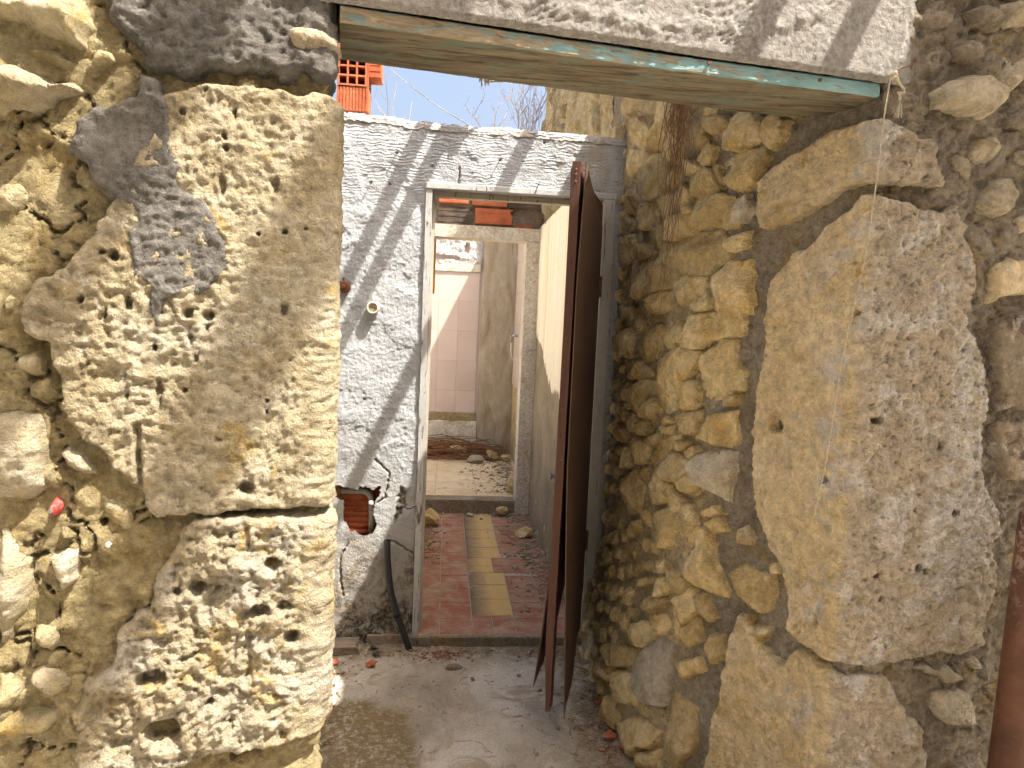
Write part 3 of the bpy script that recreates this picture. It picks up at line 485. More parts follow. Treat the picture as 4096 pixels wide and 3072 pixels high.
for n_ok in range(60):
    k_ = int(np.argmax(gap * np.random.RandomState(n_ok + 300).uniform(.5, 1.0, gap.shape))); g_ = gap.flat[k_]
    if g_ < .03: break
    u, v = gu.flat[k_], gv.flat[k_]; r = min(.11, g_ * rl.uniform(.8, 1.0)); k = rl.randint(5, 8); a0 = rl.uniform(0, 6)
    gap = np.minimum(gap, np.hypot(gu - u, gv - v) - r)
    relief_stone('stone', [(u + r * rl.uniform(.75, 1.15) * math.cos(a0 + 6.283 * j / k), v + r * rl.uniform(.65, 1.0) * math.sin(a0 + 6.283 * j / k)) for j in range(k)], pathL, M[rl.choice(['rubble_l', 'block_l', 'rubble_l'])], lw,
                 res=.006, out=rl.uniform(.02, .05), edge=.03, warp=.010, rough=.010, rscale=16, facets=5, tilt=.45, seed=5000 + n_ok)
def ex_cem1(U, V, H, d, prof):
    H = H - .014 * sstep(1.42, 1.47, U)
    return H + prof * (.009 * fbm(U, V, 7, 4, 401) + .008 * fbm(U, V, 22, 5, 402, .6) + .005 * fbm(U, V, 70, 3, 403, .6))
def ex_cem2(U, V, H, d, prof):
    sm = poly_sdf(U, V, [(1.044, 1.772), (1.169, 1.789), (1.18, 1.679), (1.039, 1.663)])
    k = 1 - .85 * sstep(-.01, .03, sm)
    return H - .004 * sstep(0, .02, sm) + prof * k * (.005 * fbm(U, V, 14, 4, 411) + .006 * fbm(U, V * 1.6, 34, 4, 412, .6) + .004 * fbm(U, V, 85, 3, 413, .6))
relief_stone('cement_patch', [(u if u < 1.41 else 1.80, v + (.3 if v > 2.0 else 0)) for u, v in LEFT['C1']], pathL, M['cement'], lw, res=.0042, out=.024, edge=.035, warp=.03, rough=.010, facets=0, seed=41, extra=ex_cem1)
relief_stone('cement_patch', LEFT['C2'], pathL, M['cement'], lw, res=.0034, out=.036, edge=.022, warp=.012, rough=.003, facets=0, seed=42, extra=ex_cem2)['label'] = 'grey cement smear across the upper limestone block'
relief_stone('stone', wrap(LEFT['LB0']), pathL, M['pale'], lw, res=.004, out=.034, edge=.04, warp=.012, rough=.010, facets=2, tilt=.2, seed=43, extra=ex_cem1)
t = NT('red_paint_chip'); p = t.pos(); M['redpaint'] = t.done(t.mix(t.mr(t.noise(p, 45, 5, .6), .5, .56), (.55, .055, .045, 1), (.09, .12, .12, 1)), t.bump(t.noise(p, 70, 6), .004))
relief_stone('painted_pebble', LEFT['RED'], pathL, M['redpaint'], lw, res=.003, out=.05, edge=.018, rough=.004, facets=3, seed=44)['label'] = 'small stone daubed with red and dark paint'
# snail shells stuck to the earth bedding
for (u, v, r_, nm) in [(1.072, .998, .0062, 'white spiral snail shell')]:
    c = pathL.at(np.array([u]), np.array([.016]), np.array([v]))[0]; mb = MB(); pts = []; rr = []
    for k in range(40):
        a = k * .42; rad = r_ * (1 - k / 44); pts.append((math.cos(a) * rad * .62, -.001 - (k / 40) * r_ * .55, math.sin(a) * rad * .62)); rr.append(r_ * .5 * (1 - k / 46))
    mb.tube(pts, rr, 8); s = mb.build('snail_shell', plain_mat('shell_white', (.72, .70, .66, 1), .4, .08), None, True); s.location = c
    tag(s, 'tiny white spiral snail shell clinging to the earth mortar of the left wall', 'snail shell')

# ================================================================== right wall: corner quoins, rubble reveal, mortar
pathR = Path(PR, .008)
def batter(U, V):                                              # the reveal swells towards its foot
    return .085 * sstep(.75, .0, V) * sstep(1.35, .75, U) 
rw = empty('rubble_wall'); tag(rw, 'ochre rubble stone wall with corner quoins right of the doorway', 'wall')
U, V = np.meshgrid(np.arange(-.35, 2.6, .0065), np.arange(-.02, 2.62, .0065))
H = -.009 - .008 * sstep(1.0, 1.15, U) + .010 * fbm(U, V, 6, 3, 501) + .012 * fbm(U, V, 17, 4, 502, .6) + .012 * fbm(U, V, 50, 3, 504, .7)
H += sstep(1.5, 1.6, U) * (.012 + .020 * fbm(U, V, 8, 4, 511, .6) + .012 * fbm(U, V, 26, 4, 512, .6))
H += batter(U, V)
ear = 1 - sstep(.90, 1.10, U + .12 * fbm(U, V, 5, 3, 521)); ear = np.maximum(ear * sstep(-.1, .15, U + .2 * fbm(U, V, 4, 3, 522)), .0)
grid_mesh('mortar_bedding', U, V, H, pathR, None, M['cement_r'], rw, attrs={'earthy': ear})
core = MB(); core.prism([(.83, 3.35), (.82, 2.45), (.86, 2.13), (1.04, 1.62), (2.1, 1.78), (2.1, 3.35)], 0, 2.6); core.build('wall_core', M['cement_r'], rw)
def ex_quoin(U, V, H, d, prof):
    a = fbm(U * .75 + V * .3, V * 1.1 - U * .25, 30, 5, 601, .55)
    H = H + prof * (.008 * fbm(U, V, 9, 3, 600) + .0085 * a + .0055 * fbm(U, V, 80, 3, 603, .65))
    c = worley(U, V, 26, 608); H = H - .006 * prof * (1 - sstep(.03, .14, c))
    front = sstep(1.50, 1.55, U)
    H = H + prof * front * (.009 * fbm(U, V * 1.3, 18, 4, 611, .6) + .006 * fbm(U, V, 50, 2, 612))
    for (a_, b_, ru, rv) in QH:
        r = np.sqrt(((U - a_) / ru) ** 2 + ((V - b_) / rv) ** 2); H = H - .035 * (1 - sstep(.5, 1.1, r))
    return H
QH = [(1.295, 1.205, .024, .024), (1.462, 1.096, .008, .010), (1.575, 1.25, .016, .009), (1.763, 1.191, .006, .010), (1.735, .889, .013, .010), (1.757, .879, .010, .010), (1.615, .873, .013, .009), (1.631, .814, .007, .009), (1.468, .744, .005, .015), (1.512, 1.5, .006, .006), (1.826, 1.023, .012, .008)]
def qattr(U, V):
    lich = poly_sdf(U + .05 * fbm(U, V, 8, 4, 620), V + .05 * fbm(U, V, 8, 4, 621), [(1.78, 1.50), (1.95, 1.55), (2.05, 1.0), (1.80, .80), (1.70, .84), (1.76, 1.1)])
    sp = sstep(.05, .25, fbm(U, V, 7, 3, 623)) * .9
    return {'front': sstep(1.516, 1.530, U + .006 * fbm(U, V, 30, 3, 622)), 'lichen': np.maximum(sstep(-.01, .03, lich), sp * sstep(1.3, 1.5, U))}
def rstone(nm, poly, mat, label=None, **k):
    o = relief_stone('stone', poly, pathR, M[mat], rw, base=batter, **k)
    if label: o['label'] = label
    return o
rstone('Q2', RIGHT['Q2'], 'quoin', 'tall limestone corner quoin with a drilled hole', res=.004, out=.012, sink=.05, edge=.014, warp=.010, rough=.003, facets=0, seed=61, extra=ex_quoin, attrf=qattr)
rstone('Q1', RIGHT['Q1'], 'quoin', 'upper limestone corner quoin under the lintel board', res=.004, out=.014, sink=.05, edge=.012, warp=.008, rough=.003, facets=0, seed=62, extra=ex_quoin, attrf=qattr)
rstone('Q3', RIGHT['Q3'], 'quoin', 'bottom limestone corner quoin', res=.004, out=.008, sink=.05, edge=.018, warp=.012, rough=.005, facets=0, seed=63, extra=ex_quoin, attrf=qattr)
for i, (k, mt, o_) in enumerate([('A', 'pale', .03), ('B', 'pale', .02), ('C', 'pale', .02), ('D', 'pale', .0), ('E', 'pale', .0), ('F', 'pale', .05), ('G', 'pale', .04), ('H', 'brown_mortar', .02), ('I', 'brown_mortar', .04),
        ('I2', 'brown_mortar', .03), ('J', 'pale', .02), ('K', 'pale', .03), ('L', 'pale', .02), ('M', 'quoin', .02), ('N', 'lichen', .018), ('O', 'lichen', .014), ('P', 'pale', .015), ('T', 'pale', .0)]):
    rstone(k, RIGHT[k], mt, res=.005, out=o_, sink=.05, edge=.03, warp=.010, rough=.008, facets=3 if k not in 'NO' else 0, tilt=.3, seed=700 + i * 5)
rg = random.Random(5)
for i, (k, poly) in enumerate(RUB.items()):
    P_ = np.array(poly)
    if np.ptp(P_[:, 0]) > .34: P_[:, 0] = P_[:, 0].mean() + (P_[:, 0] - P_[:, 0].mean()) * .34 / np.ptp(P_[:, 0])
    sz = min(np.ptp(P_[:, 0]), np.ptp(P_[:, 1]))
    mt = 'pale' if k in ('cl', 'bs', 'r') else 'rubble'
    c_ = P_.mean(0); P_ = c_ + (P_ - c_) * (1 + .024 / max(sz, .05))
    RUB[k] = P_.tolist()
    rstone(k, P_.tolist(), mt, res=.0055, out=rg.uniform(.016, .030) + .07 * min(sz, .2), sink=.03, edge=max(.005, min(.010, sz * .08)), warp=.007, rough=.005 + .02 * sz, rscale=20, facets=7, tilt=.62, seed=800 + i * 9)
# small packing stones pressed into the joints, largest gaps first
gu, gv = np.meshgrid(np.arange(-.1, 1.5, .009), np.arange(.0, 2.42, .009)); gap = np.full(gu.shape, 9.0)
for q in list(RUB.values()) + [RIGHT[k] for k in ('Q1', 'Q2', 'Q3')]: gap = np.minimum(gap, -poly_sdf(gu, gv, q))
gap = np.where(gu > .93 + .10 * fbm(gu, gv, 3, 2, 71), gap * .45, gap)
n_ok = 0
while n_ok < 185:
    k_ = int(np.argmax(gap * np.random.RandomState(n_ok).uniform(.55, 1.0, gap.shape))); g_ = gap.flat[k_]
    if g_ < .009: break
    u, v = gu.flat[k_], gv.flat[k_]; r = min(.042, g_ * rg.uniform(.95, 1.25)); k = rg.randint(5, 7); a0 = rg.uniform(0, 6)
    poly = [(u + r * rg.uniform(.75, 1.3) * math.cos(a0 + 6.283 * j / k), v + r * rg.uniform(.65, 1.05) * math.sin(a0 + 6.283 * j / k)) for j in range(k)]
    gap = np.minimum(gap, np.hypot(gu - u, gv - v) - r * .95); n_ok += 1
    rstone('chip', poly, 'rubble', res=.005, out=rg.uniform(.004, .018), sink=.03, edge=max(.005, r * .25), warp=.005, rough=.005, rscale=26, facets=5, tilt=.6, seed=2000 + n_ok, floor_h=-.02)
gu, gv = np.meshgrid(np.arange(1.58, 2.60, .010), np.arange(.15, 2.42, .010)); gap = np.full(gu.shape, 9.0)
for q in RIGHT.values(): gap = np.minimum(gap, -poly_sdf(gu, gv, q))
gap = np.minimum(gap, np.maximum(2.0 - gv, 0) * 0 + np.where((gv > 1.99) & (gu < 1.66), 0, 9))
for n_ok in range(75):
    k_ = int(np.argmax(gap * np.random.RandomState(n_ok).uniform(.5, 1.0, gap.shape))); g_ = gap.flat[k_]
    if g_ < .016: break
    u, v = gu.flat[k_], gv.flat[k_]; r = min(.075, g_ * rg.uniform(.9, 1.15)); k = rg.randint(5, 7); a0 = rg.uniform(0, 6)
    poly = [(u + r * rg.uniform(.75, 1.3) * math.cos(a0 + 6.283 * j / k), v + r * rg.uniform(.65, 1.05) * math.sin(a0 + 6.283 * j / k)) for j in range(k)]
    gap = np.minimum(gap, np.hypot(gu - u, gv - v) - r)
    rstone('chip', poly, rg.choice(['brown_mortar', 'brown_mortar', 'brown_mortar', 'pale', 'cement_r']), res=.005, out=rg.uniform(.005, .03), sink=.045, edge=max(.01, r * .4), warp=.014, rough=.010, rscale=20, facets=5, tilt=.5, seed=2500 + n_ok, floor_h=-.01)
# and the same kind of wall going on above and behind the white wall
uw = empty('far_rubble_wall'); tag(uw, 'weathered ochre rubble wall rising behind the white plastered wall', 'wall')
pathU = Path([(1.3, 5.28), (.665, 5.2), (.70, 4.2), (.745, 3.32)], .04)
U, V = np.meshgrid(np.arange(.0, pathU.L, .010), np.arange(2.0, 3.45, .010))
H = -.01 + .03 * fbm(U, V, 4, 4, 901) + .022 * fbm(U * 1.6, V * .8, 11, 5, 902, .55, True) + .010 * fbm(U, V, 40, 3, 903, .6)
grid_mesh('mortar_bedding', U, V, H, pathU, None, M['rubble_l'], uw)
core = MB(); core.prism([(.74, 5.17), (.78, 3.35), (1.3, 3.35), (1.3, 5.2)], 0, 3.42); core.build('wall_core', M['cement_r'], uw)
for i in range(60):
    u = rg.uniform(.62, pathU.L - .05); v = rg.uniform(2.2, 3.38); r = rg.uniform(.05, .11); k = rg.randint(5, 8)
    relief_stone('stone', [(u + 1.1 * r * rg.uniform(.7, 1.2) * math.cos(6.283 * j / k), v + r * rg.uniform(.7, 1.2) * math.sin(6.283 * j / k)) for j in range(k)], pathU, M['rubble_l'], uw,
                 res=.010, out=rg.uniform(.02, .06), sink=.05, edge=.04, warp=.012, rough=.014, facets=4, tilt=.5, seed=3000 + i)

# ================================================================== plastered wall over the doorway and its lintel board
FC = (-.211, 1.370)                                          # front face at the left end of the lintel
pathF = Path([(FC[0] - .12 * dx8, FC[1] - .12 * dy8), (PR[3][0] + .30 * dx8, PR[3][1] + .30 * dy8)], .01)
fw = empty('plastered_wall'); tag(fw, 'rough grey cement plaster above the turquoise lintel board', 'wall')
U, V = np.meshgrid(np.arange(0, pathF.L, .0042), np.arange(2.018, 2.62, .0042))
xx = pathF.at(U, 0 * U, V)[..., 0]
sw = fbm(U, V, 3.2, 3, 1001)
comb = np.sin((V * .8 - U * .45 + .05 * fbm(U, V, 6, 3, 1002)) * 480) * sstep(.05, .25, fbm(U, V, 5, 2, 1003))
ridge = seg_dist(U, V, [(.08, 2.10), (.42, 2.075), (.75, 2.06), (.98, 2.085), (1.12, 2.14)])
H = .010 + .005 * sw + .0020 * fbm(U, V, 26, 4, 1004, .6) + .0030 * fbm(U, V, 95, 2, 1005, .6) + .0014 * comb + .010 * (1 - sstep(.0, .028, ridge)) * (fbm(U, V, 30, 3, 1006) + .4)
H -= .012 * sstep(2.028, 2.018, V)
keep = xx < 1.035 + .03 * fbm(U, V, 11, 4, 1010)
H = np.where(xx > 1.0, H - .02 * sstep(.99, 1.05, xx + .03 * fbm(U, V, 11, 4, 1010)), H)
M['plaster_top'] = cement_mat('rough_beige_plaster', (.235, .222, .20), (.285, .27, .248), (.335, .32, .295), .45)
grid_mesh('plaster', U, V, H, pathF, keep, M['plaster_top'], fw)
core = MB(); core.prism([(FC[0] - .09 * dx8, FC[1] + .02), (1.03, 1.575), (1.02, 1.78), (-.33, 1.60)], 2.036, 2.6); core.build('wall_core', M['cement_r'], fw)

def paint_wood(name):
    t = NT(name); p = t.pos(False, (1.2, 9, 9)); p2 = t.pos(False)
    wood = t.ramp(t.noise(p, 7, 5, .65, 1.0), [(.3, (.20, .155, .10)), (.55, (.36, .30, .21)), (.75, (.47, .41, .31))])
    paint = t.ramp(t.noise(p2, 9, 6, .6), [(.35, (.17, .30, .31)), (.6, (.25, .42, .44)), (.8, (.40, .55, .56))])
    xg = t.mr(t.sep(p2, 0), .0, .9, -.09, .10)
    wear = t.math('ADD', t.noise(p, 9, 5, .72, .5), xg)
    c = t.mix(t.mr(wear, .43, .53), wood, paint)
    c = t.mix(t.mr(t.noise(p2, 26, 5, .6), .69, .72), c, (.62, .63, .60, 1))
    n1 = t.bump(t.noise(p, 26, 5, .7), .006, .8); n2 = t.bump(t.mr(wear, .45, .51), .002, .7, n1)
    return t.done(c, n2, .75)
def under_wood(name):
    t = NT(name); p = t.pos(False, (1.0, 7, 9)); p2 = t.pos(False)
    wood = t.ramp(t.noise(p, 6, 5, .68, .8), [(.34, (.06, .05, .032)), (.5, (.165, .135, .088)), (.68, (.26, .22, .15))])
    gl = t.mix(t.mr(t.noise(t.pos(False, (1, 2.5, 1)), 8, 5, .72, .4), .53, .60), wood, (.15, .18, .135, 1))
    crack = t.mr(t.noise(t.pos(False, (.8, 22, 1)), 4, 4, .6), .32, .36, 1.0, 0.0)
    c = t.mix(crack, gl, (.07, .05, .035, 1))
    return t.done(c, t.bump(t.noise(p, 22, 5, .7), .006, .9), .85)
M['board_front'] = paint_wood('turquoise_flaked_paint'); M['board_under'] = under_wood('bare_stained_wood')
nseg = 170; L_ = 1.185; V_ = []; F_ = []; mi = []
prof = [(0.0, .003, 0), (0.0, .015, 0), (.001, .028, 0), (.004, .031, 1), (.10, .031, 1), (.198, .030, 1), (.202, .026, 1), (.203, .004, 1), (.199, .0, 1), (.15, .0, 1), (.10, .0, 1), (.05, .0, 1), (.004, .0, 1)]
uu = np.linspace(0, L_, nseg)
PA = np.array([(d_, z_) for d_, z_, _ in prof]); UU, DD = np.meshgrid(uu, PA[:, 0] * 3 + PA[:, 1] * 9, indexing='ij')
WZ = .0016 * fbm(UU, DD, 22, 3, 1100); WD = .0022 * fbm(UU, DD, 30, 3, 1101); BK = .006 * fbm(UU, 0 * DD, 7, 3, 1103)
for i, u in enumerate(uu):
    for j, (dpt, z, _) in enumerate(prof):
        back = 5 <= j <= 8; sag = -.004 * math.sin(math.pi * u / L_)
        d_ = dpt + WD[i, j] + ((BK[i, j] - .05 * max(0, (u - 1.05) / .13) ** 2) if back else 0)
        V_.append((FC[0] - .006 + u * dx8 - d_ * dy8, FC[1] + .004 + u * dy8 + d_ * dx8, 1.988 + z + WZ[i, j] + sag))
K = len(prof)
for i in range(nseg - 1):
    for j in range(K):
        F_.append((i * K + j, (i + 1) * K + j, (i + 1) * K + (j + 1) % K, i * K + (j + 1) % K)); mi.append(prof[j][2] if j < K - 1 else 0)
F_.append(tuple(range(K))); mi.append(1); F_.append(tuple(range((nseg - 1) * K, nseg * K))[::-1]); mi.append(1)
lb = mesh_obj('lintel_board', V_, F_, [M['board_front'], M['board_under']], None, False, at=(.37, 1.55, 2.0))
lb.data.polygons.foreach_set('material_index', mi)
tag(lb, 'weathered wooden lintel board with flaking turquoise paint over the doorway', 'lintel')
nailm = plain_mat('rusty_iron', (.10, .055, .035, 1), .8, .3, 60, .001, .3, .3, (.17, .075, .035, 1))
for u, z in ((.30, 2.003), (.75, 2.006), (1.02, 2.004)):
    mb = MB(); x = FC[0] + u * dx8; y = FC[1] + u * dy8
    mb.lathe([(0, -.004), (.004, -.003), (.004, .001), (0, .001)], (dy8, -dx8, 0), (x - .37, y - .002 - 1.55, z - 2.0), 8); mb.build('nail', nailm, lb)

# ================================================================== white plastered wall with the inner doorway
YW = 3.0
ww = empty('white_wall'); tag(ww, 'white plastered inner wall with a broken top and a door opening', 'wall')
TOP = [(-1.3, 2.29), (-.467, 2.277), (-.384, 2.278), (-.338, 2.273), (-.255, 2.274), (-.153, 2.258), (-.12, 2.267), (-.04, 2.257), (.026, 2.259), (.12, 2.256), (.235, 2.262), (.312, 2.258), (.457, 2.256), (.76, 2.25)]
HOLE = [(-.56, .70), (-.457, .716), (-.409, .707), (-.36, .693), (-.342, .709), (-.305, .706), (-.286, .694), (-.259, .72), (-.262, .688), (-.279, .65), (-.287, .599), (-.273, .536), (-.288, .51), (-.33, .496), (-.362, .521), (-.38, .515), (-.399, .553), (-.41, .572), (-.409, .654), (-.456, .665), (-.56, .66)]
SPALL = [(-.17, .716), (-.142, .697), (-.15, .665), (-.146, .633), (-.161, .601), (-.178, .575), (-.19, .55), (-.197, .569), (-.192, .62), (-.187, .671)]
CR = [[(-.284, .833), (-.252, .802), (-.221, .771), (-.231, .708), (-.239, .663), (-.267, .644)], [(-.391, .457), (-.42, .406), (-.422, .354), (-.418, .29), (-.407, .226)], [(-.206, .472), (-.175, .46), (-.143, .435), (-.102, .422)], [(.03, 2.0), (.034, 2.05), (.03, 2.08)]]
class Flat:
    def __init__(s, y): s.y = y
    def at(s, u, h, v): return np.stack([u, s.y - h, v], -1)
flatW = Flat(YW)
U, V = np.meshgrid(np.arange(-.85, .775, .0046), np.arange(-.01, 2.31, .0046))
top = np.interp(U, [a for a, b in TOP], [b for a, b in TOP]) + .005 * fbm(U, 0 * V, 40, 3, 1201)
wx, wy = U + .008 * fbm(U, V, 45, 3, 1202), V + .008 * fbm(U, V, 45, 3, 1203)
hole = poly_sdf(wx, wy, HOLE); spall = poly_sdf(wx, wy, SPALL); patch2 = poly_sdf(wx, wy, [(-.27, .07), (-.29, .12), (-.22, .17), (-.17, .12), (-.18, .05)])
upper = sstep(.55, .95, V + .35 * (U + .3) + .1 * fbm(U, V, 4, 3, 1220))
comb = np.sin((V + .018 * fbm(U * .6, V * 1.5, 9, 3, 1204) + .04 * np.maximum(-.25 - U, 0) * (U + .9)) * 410) 
combm = sstep(1.85, 2.05, V + .08 * fbm(U, V, 5, 2, 1206)) * (.35 + .65 * sstep(-.3, .2, fbm(U, V, 7, 2, 1207)))
stip = fbm(U, V, 78, 2, 1208, .65); blot = fbm(U, V, 12, 4, 1209)
H = .010 + .006 * blot + .005 * fbm(U, V, 3.5, 3, 1210) + .0026 * stip * (.35 + .65 * upper) * (1 - .55 * combm) + .0008 * comb * combm * (.6 + .4 * fbm(U, V, 30, 2, 1211))
edgey = fbm(U + .04 * fbm(U, V, 10, 3, 1214), V, 5.5, 4, 1213); H += .0022 * sstep(.0, .06, edgey) * upper     # overlapping plaster coats
H -= .016 * sstep(-.004, .006, spall) * (1 + .7 * fbm(U, V, 60, 3, 1215)); H -= .02 * sstep(-.004, .006, patch2)
H -= .006 * sstep(top - .02, top, V)
for cpts in CR:
    H -= .010 * (1 - sstep(.001, .0055, seg_dist(U + .008 * fbm(U, V, 50, 3, 1216), V + .008 * fbm(U, V, 50, 3, 1217), cpts)))
door = (U > -.102) & (U < .70) & (V < 2.012)
keep = (V < top) & ~door & (hole < .0)
t = NT('white_limewash'); p = t.pos(False); z = t.sep(p, 2)
col = t.ramp(t.noise(p, 4, 5, .6), [(.3, (.34, .355, .375)), (.55, (.41, .43, .455)), (.75, (.46, .48, .505))])
low = t.math('ADD', z, t.mr(t.noise(p, 5, 5, .65, .5), .3, .7, -.35, .35))
col = t.mix(t.mr(low, .35, 1.0, .85, 0), col, (.34, .325, .30, 1))
col = t.mix(t.math('MULTIPLY', t.mr(low, .18, .55, 1.0, 0.0), t.mr(t.noise(p, 14, 5, .72), .42, .56)), col, (.33, .285, .225, 1))
mould = t.math('MULTIPLY', t.mr(low, .08, .42, 1.0, .0), t.mr(t.noise(p, 38, 5, .78, .3), .44, .56))
col = t.mix(mould, col, (.055, .052, .045, 1))
rgt = t.math('MULTIPLY', t.mr(t.sep(p, 0), .35, .62), t.mr(t.noise(t.pos(False, (3, 1, .7)), 6, 5, .7), .42, .62))
col = t.mix(t.math('MULTIPLY', rgt, .75), col, (.36, .30, .20, 1))
topd = t.math('MULTIPLY', t.mr(z, 2.2, 2.27), t.mr(t.noise(p, 25, 5, .7), .45, .6)); col = t.mix(topd, col, (.34, .325, .30, 1))
col = t.mix(t.math('MULTIPLY', t.mr(t.noise(p, 75, 5, .8), .62, .7), .5), col, (.36, .33, .30, 1))
sp = t.attr('spall'); spc = t.mix(t.mr(t.noise(p, 60, 6, .7), .4, .6), (.34, .31, .27, 1), (.07, .065, .055, 1)); col = t.mix(sp, col, spc)
wv = t.wave(t.pos(False, (.6, 1, 1)), 22, 11, 4, 1.2, 'Z'); up = t.math('MULTIPLY', t.mr(z, 1.8, 2.05), t.mr(t.noise(p, 9, 4, .6), .38, .58))
hs_ = t.math('ADD', t.math('MULTIPLY', t.noise(p, 85, 5, .72), .0065), t.math('MULTIPLY', t.math('MULTIPLY', wv, up), .0028))
M['white'] = t.done(col, t.bump(hs_, 1.0, 1.0))
spm = np.clip(sstep(-.003, .004, spall) + sstep(-.003, .004, patch2), 0, 1)
for cpts in CR: spm = np.maximum(spm, 1 - sstep(.001, .005, seg_dist(U + .008 * fbm(U, V, 50, 3, 1216), V + .008 * fbm(U, V, 50, 3, 1217), cpts)))
for (nx_, nz_) in [(-.228, 2.125), (-.331, 1.998), (-.252, 1.996), (.2, 2.123), (.386, 2.207), (-.081, 2.079), (-.336, 1.091)]:
    r = np.hypot(U - nx_, V - nz_) + .003 * fbm(U, V, 80, 2, 1218); spm = np.maximum(spm, .9 * (1 - sstep(.003, .008, r))); H -= .008 * (1 - sstep(.002, .007, r))
grid_mesh('plaster', U, V, H, flatW, keep, M['white'], ww, attrs={'spall': spm})
M['brick_core'] = cement_mat('broken_brick_core', (.30, .13, .08), (.40, .19, .12), (.46, .33, .25), .8)
core = MB()
core.box(-1.3, -.43, 3.02, 3.12, 0, 2.245); core.box(-.43, -.25, 3.02, 3.12, 0, .48); core.box(-.43, -.25, 3.02, 3.12, .735, 2.245); core.box(-.25, -.106, 3.02, 3.12, 0, 2.245); core.box(-.106, .70, 3.02, 3.12, 2.05, 2.235); core.box(.70, .79, 3.02, 3.12, 0, 2.235)
core.build('wall_core', M['brick_core'], ww)
X, Y = np.meshgrid(np.arange(-.85, .775, .006), np.arange(2.985, 3.135, .006))
tz = np.interp(X, [a for a, b in TOP], [b for a, b in TOP]) - .004 + .008 * fbm(X, Y, 20, 4, 1230) + .006 * fbm(X, Y, 60, 3, 1231, .6) - .03 * sstep(2.995, 2.985, Y)
idx = np.arange(X.size).reshape(X.shape); q = np.stack([idx[:-1, :-1], idx[:-1, 1:], idx[1:, 1:], idx[1:, :-1]], -1).reshape(-1, 4)
mesh_obj('capping_mortar', np.stack([X, Y, tz], -1).reshape(-1, 3), q, cement_mat('pale_capping_mortar', (.42, .39, .35), (.50, .48, .45), (.58, .56, .53), .8, (.46, .38, .31)), ww)
# inside the broken hole: terracotta block, conduit elbow, loose nib
def brick_mat(name, a, b, c, ribs=True):
    t = NT(name); p = t.pos(True, local=True)
    col = t.ramp(t.noise(p, 9, 5, .6), [(.3, a), (.5, b), (.72, c)]); col = t.val(col, t.mr(t.noise(p, 90, 6, .7), .3, .7, .8, 1.15))
    return t.done(col, t.bump(t.noise(p, 60, 5, .7), .003, .7), .85)
M['terracotta'] = brick_mat('terracotta', (.36, .10, .045), (.47, .145, .07), (.53, .20, .105))
M['terracotta_dirty'] = brick_mat('sooty_terracotta', (.05, .04, .035), (.10, .08, .065), (.19, .13, .10))
mb = MB(); mb.box(-.429, -.252, 3.058, 3.10, .485, .73)
for k in range(9): mb.box(-.428, -.253, 3.052, 3.0575, .492 + k * .026, .505 + k * .026)
mb.build('terracotta_block', M['terracotta'], ww)
gm = plain_mat('grey_conduit', (.38, .38, .36, 1), .6, .12, 40, .002)
mb = MB(); mb.tube([(-.60, 3.035, .680), (-.34, 3.035, .682), (-.318, 3.035, .676), (-.304, 3.035, .660), (-.299, 3.035, .64), (-.297, 3.035, .60), (-.297, 3.035, .50)], .0135, 12)
mb.lathe([(0, 0), (.011, 0), (.013, .004), (.012, .012), (.006, .016), (0, .016)], (0, -1, .3), (-.299, 3.02, .632), 12); mb.build('conduit', gm, ww, True)
# nails in the plaster
for (x, z) in [(-.331, 1.998), (-.252, 1.996), (.2, 2.123), (-.228, 2.125)]:
    mb = MB(); mb.tube([(x, 3.0, z), (x - .003, 2.965, z - .004)], [.0022, .0018], 6); mb.lathe([(0, 0), (.004, 0), (.004, .0015), (0, .0015)], (0, -1, 0), (x - .003, 2.966, z - .004), 8); mb.build('nail', nailm, ww)

# door frame: jambs, head, stops; chipped white paint
def chipped(name, chip=(.20, .16, .115), lo=.60, base=(.50, .50, .49)):
    t = NT(name); p = t.pos(False, (8, 8, 1.4)); p2 = t.pos(False)
    w = t.noise(p, 7, 5, .7, .4)
    col = t.val(t.mix(t.mr(t.noise(p2, 5, 6), .35, .65), base + (1,), tuple(v * .86 for v in base) + (1,)), t.mr(t.noise(p2, 60, 5, .7), .3, .7, .88, 1.06))
    col = t.mix(t.mr(w, lo, lo + .03), col, chip + (1,))
    ck = t.mr(t.noise(t.pos(False, (26, 26, .9)), 5, 3, .5), .30, .325, 1.0, 0.0); col = t.mix(ck, col, (.10, .08, .06, 1))
    n1 = t.bump(t.mr(w, lo, lo + .03, 1, 0), .003, .9); return t.done(col, t.bump(t.noise(p, 24, 5, .7), .003, .6, n1), .6)
M['frame'] = chipped('chipped_white_paint'); M['frame_r'] = chipped('grey_white_paint', lo=.68, base=(.50, .465, .41))
fr = empty('door_frame', (.28, 2.99, 0)); fr.name = 'doorway_frame'; tag(fr, 'wooden door frame with flaking white paint in the white wall', 'door frame')
def fpart(name, mat, *boxes, bev=.003):
    mb = MB()
    for b_ in boxes: mb.box(*b_, bev=bev)
    V_ = np.array(mb.V); V_[:, 0] += .0035 * fbm(V_[:, 0:1], V_[:, 2:3], 2.0, 2, 8)[:, 0]
    o = mb.build(name, mat, None, False, at=(.28, 2.99, 0)); o.parent = fr; o.location = (0, 0, 0); return o
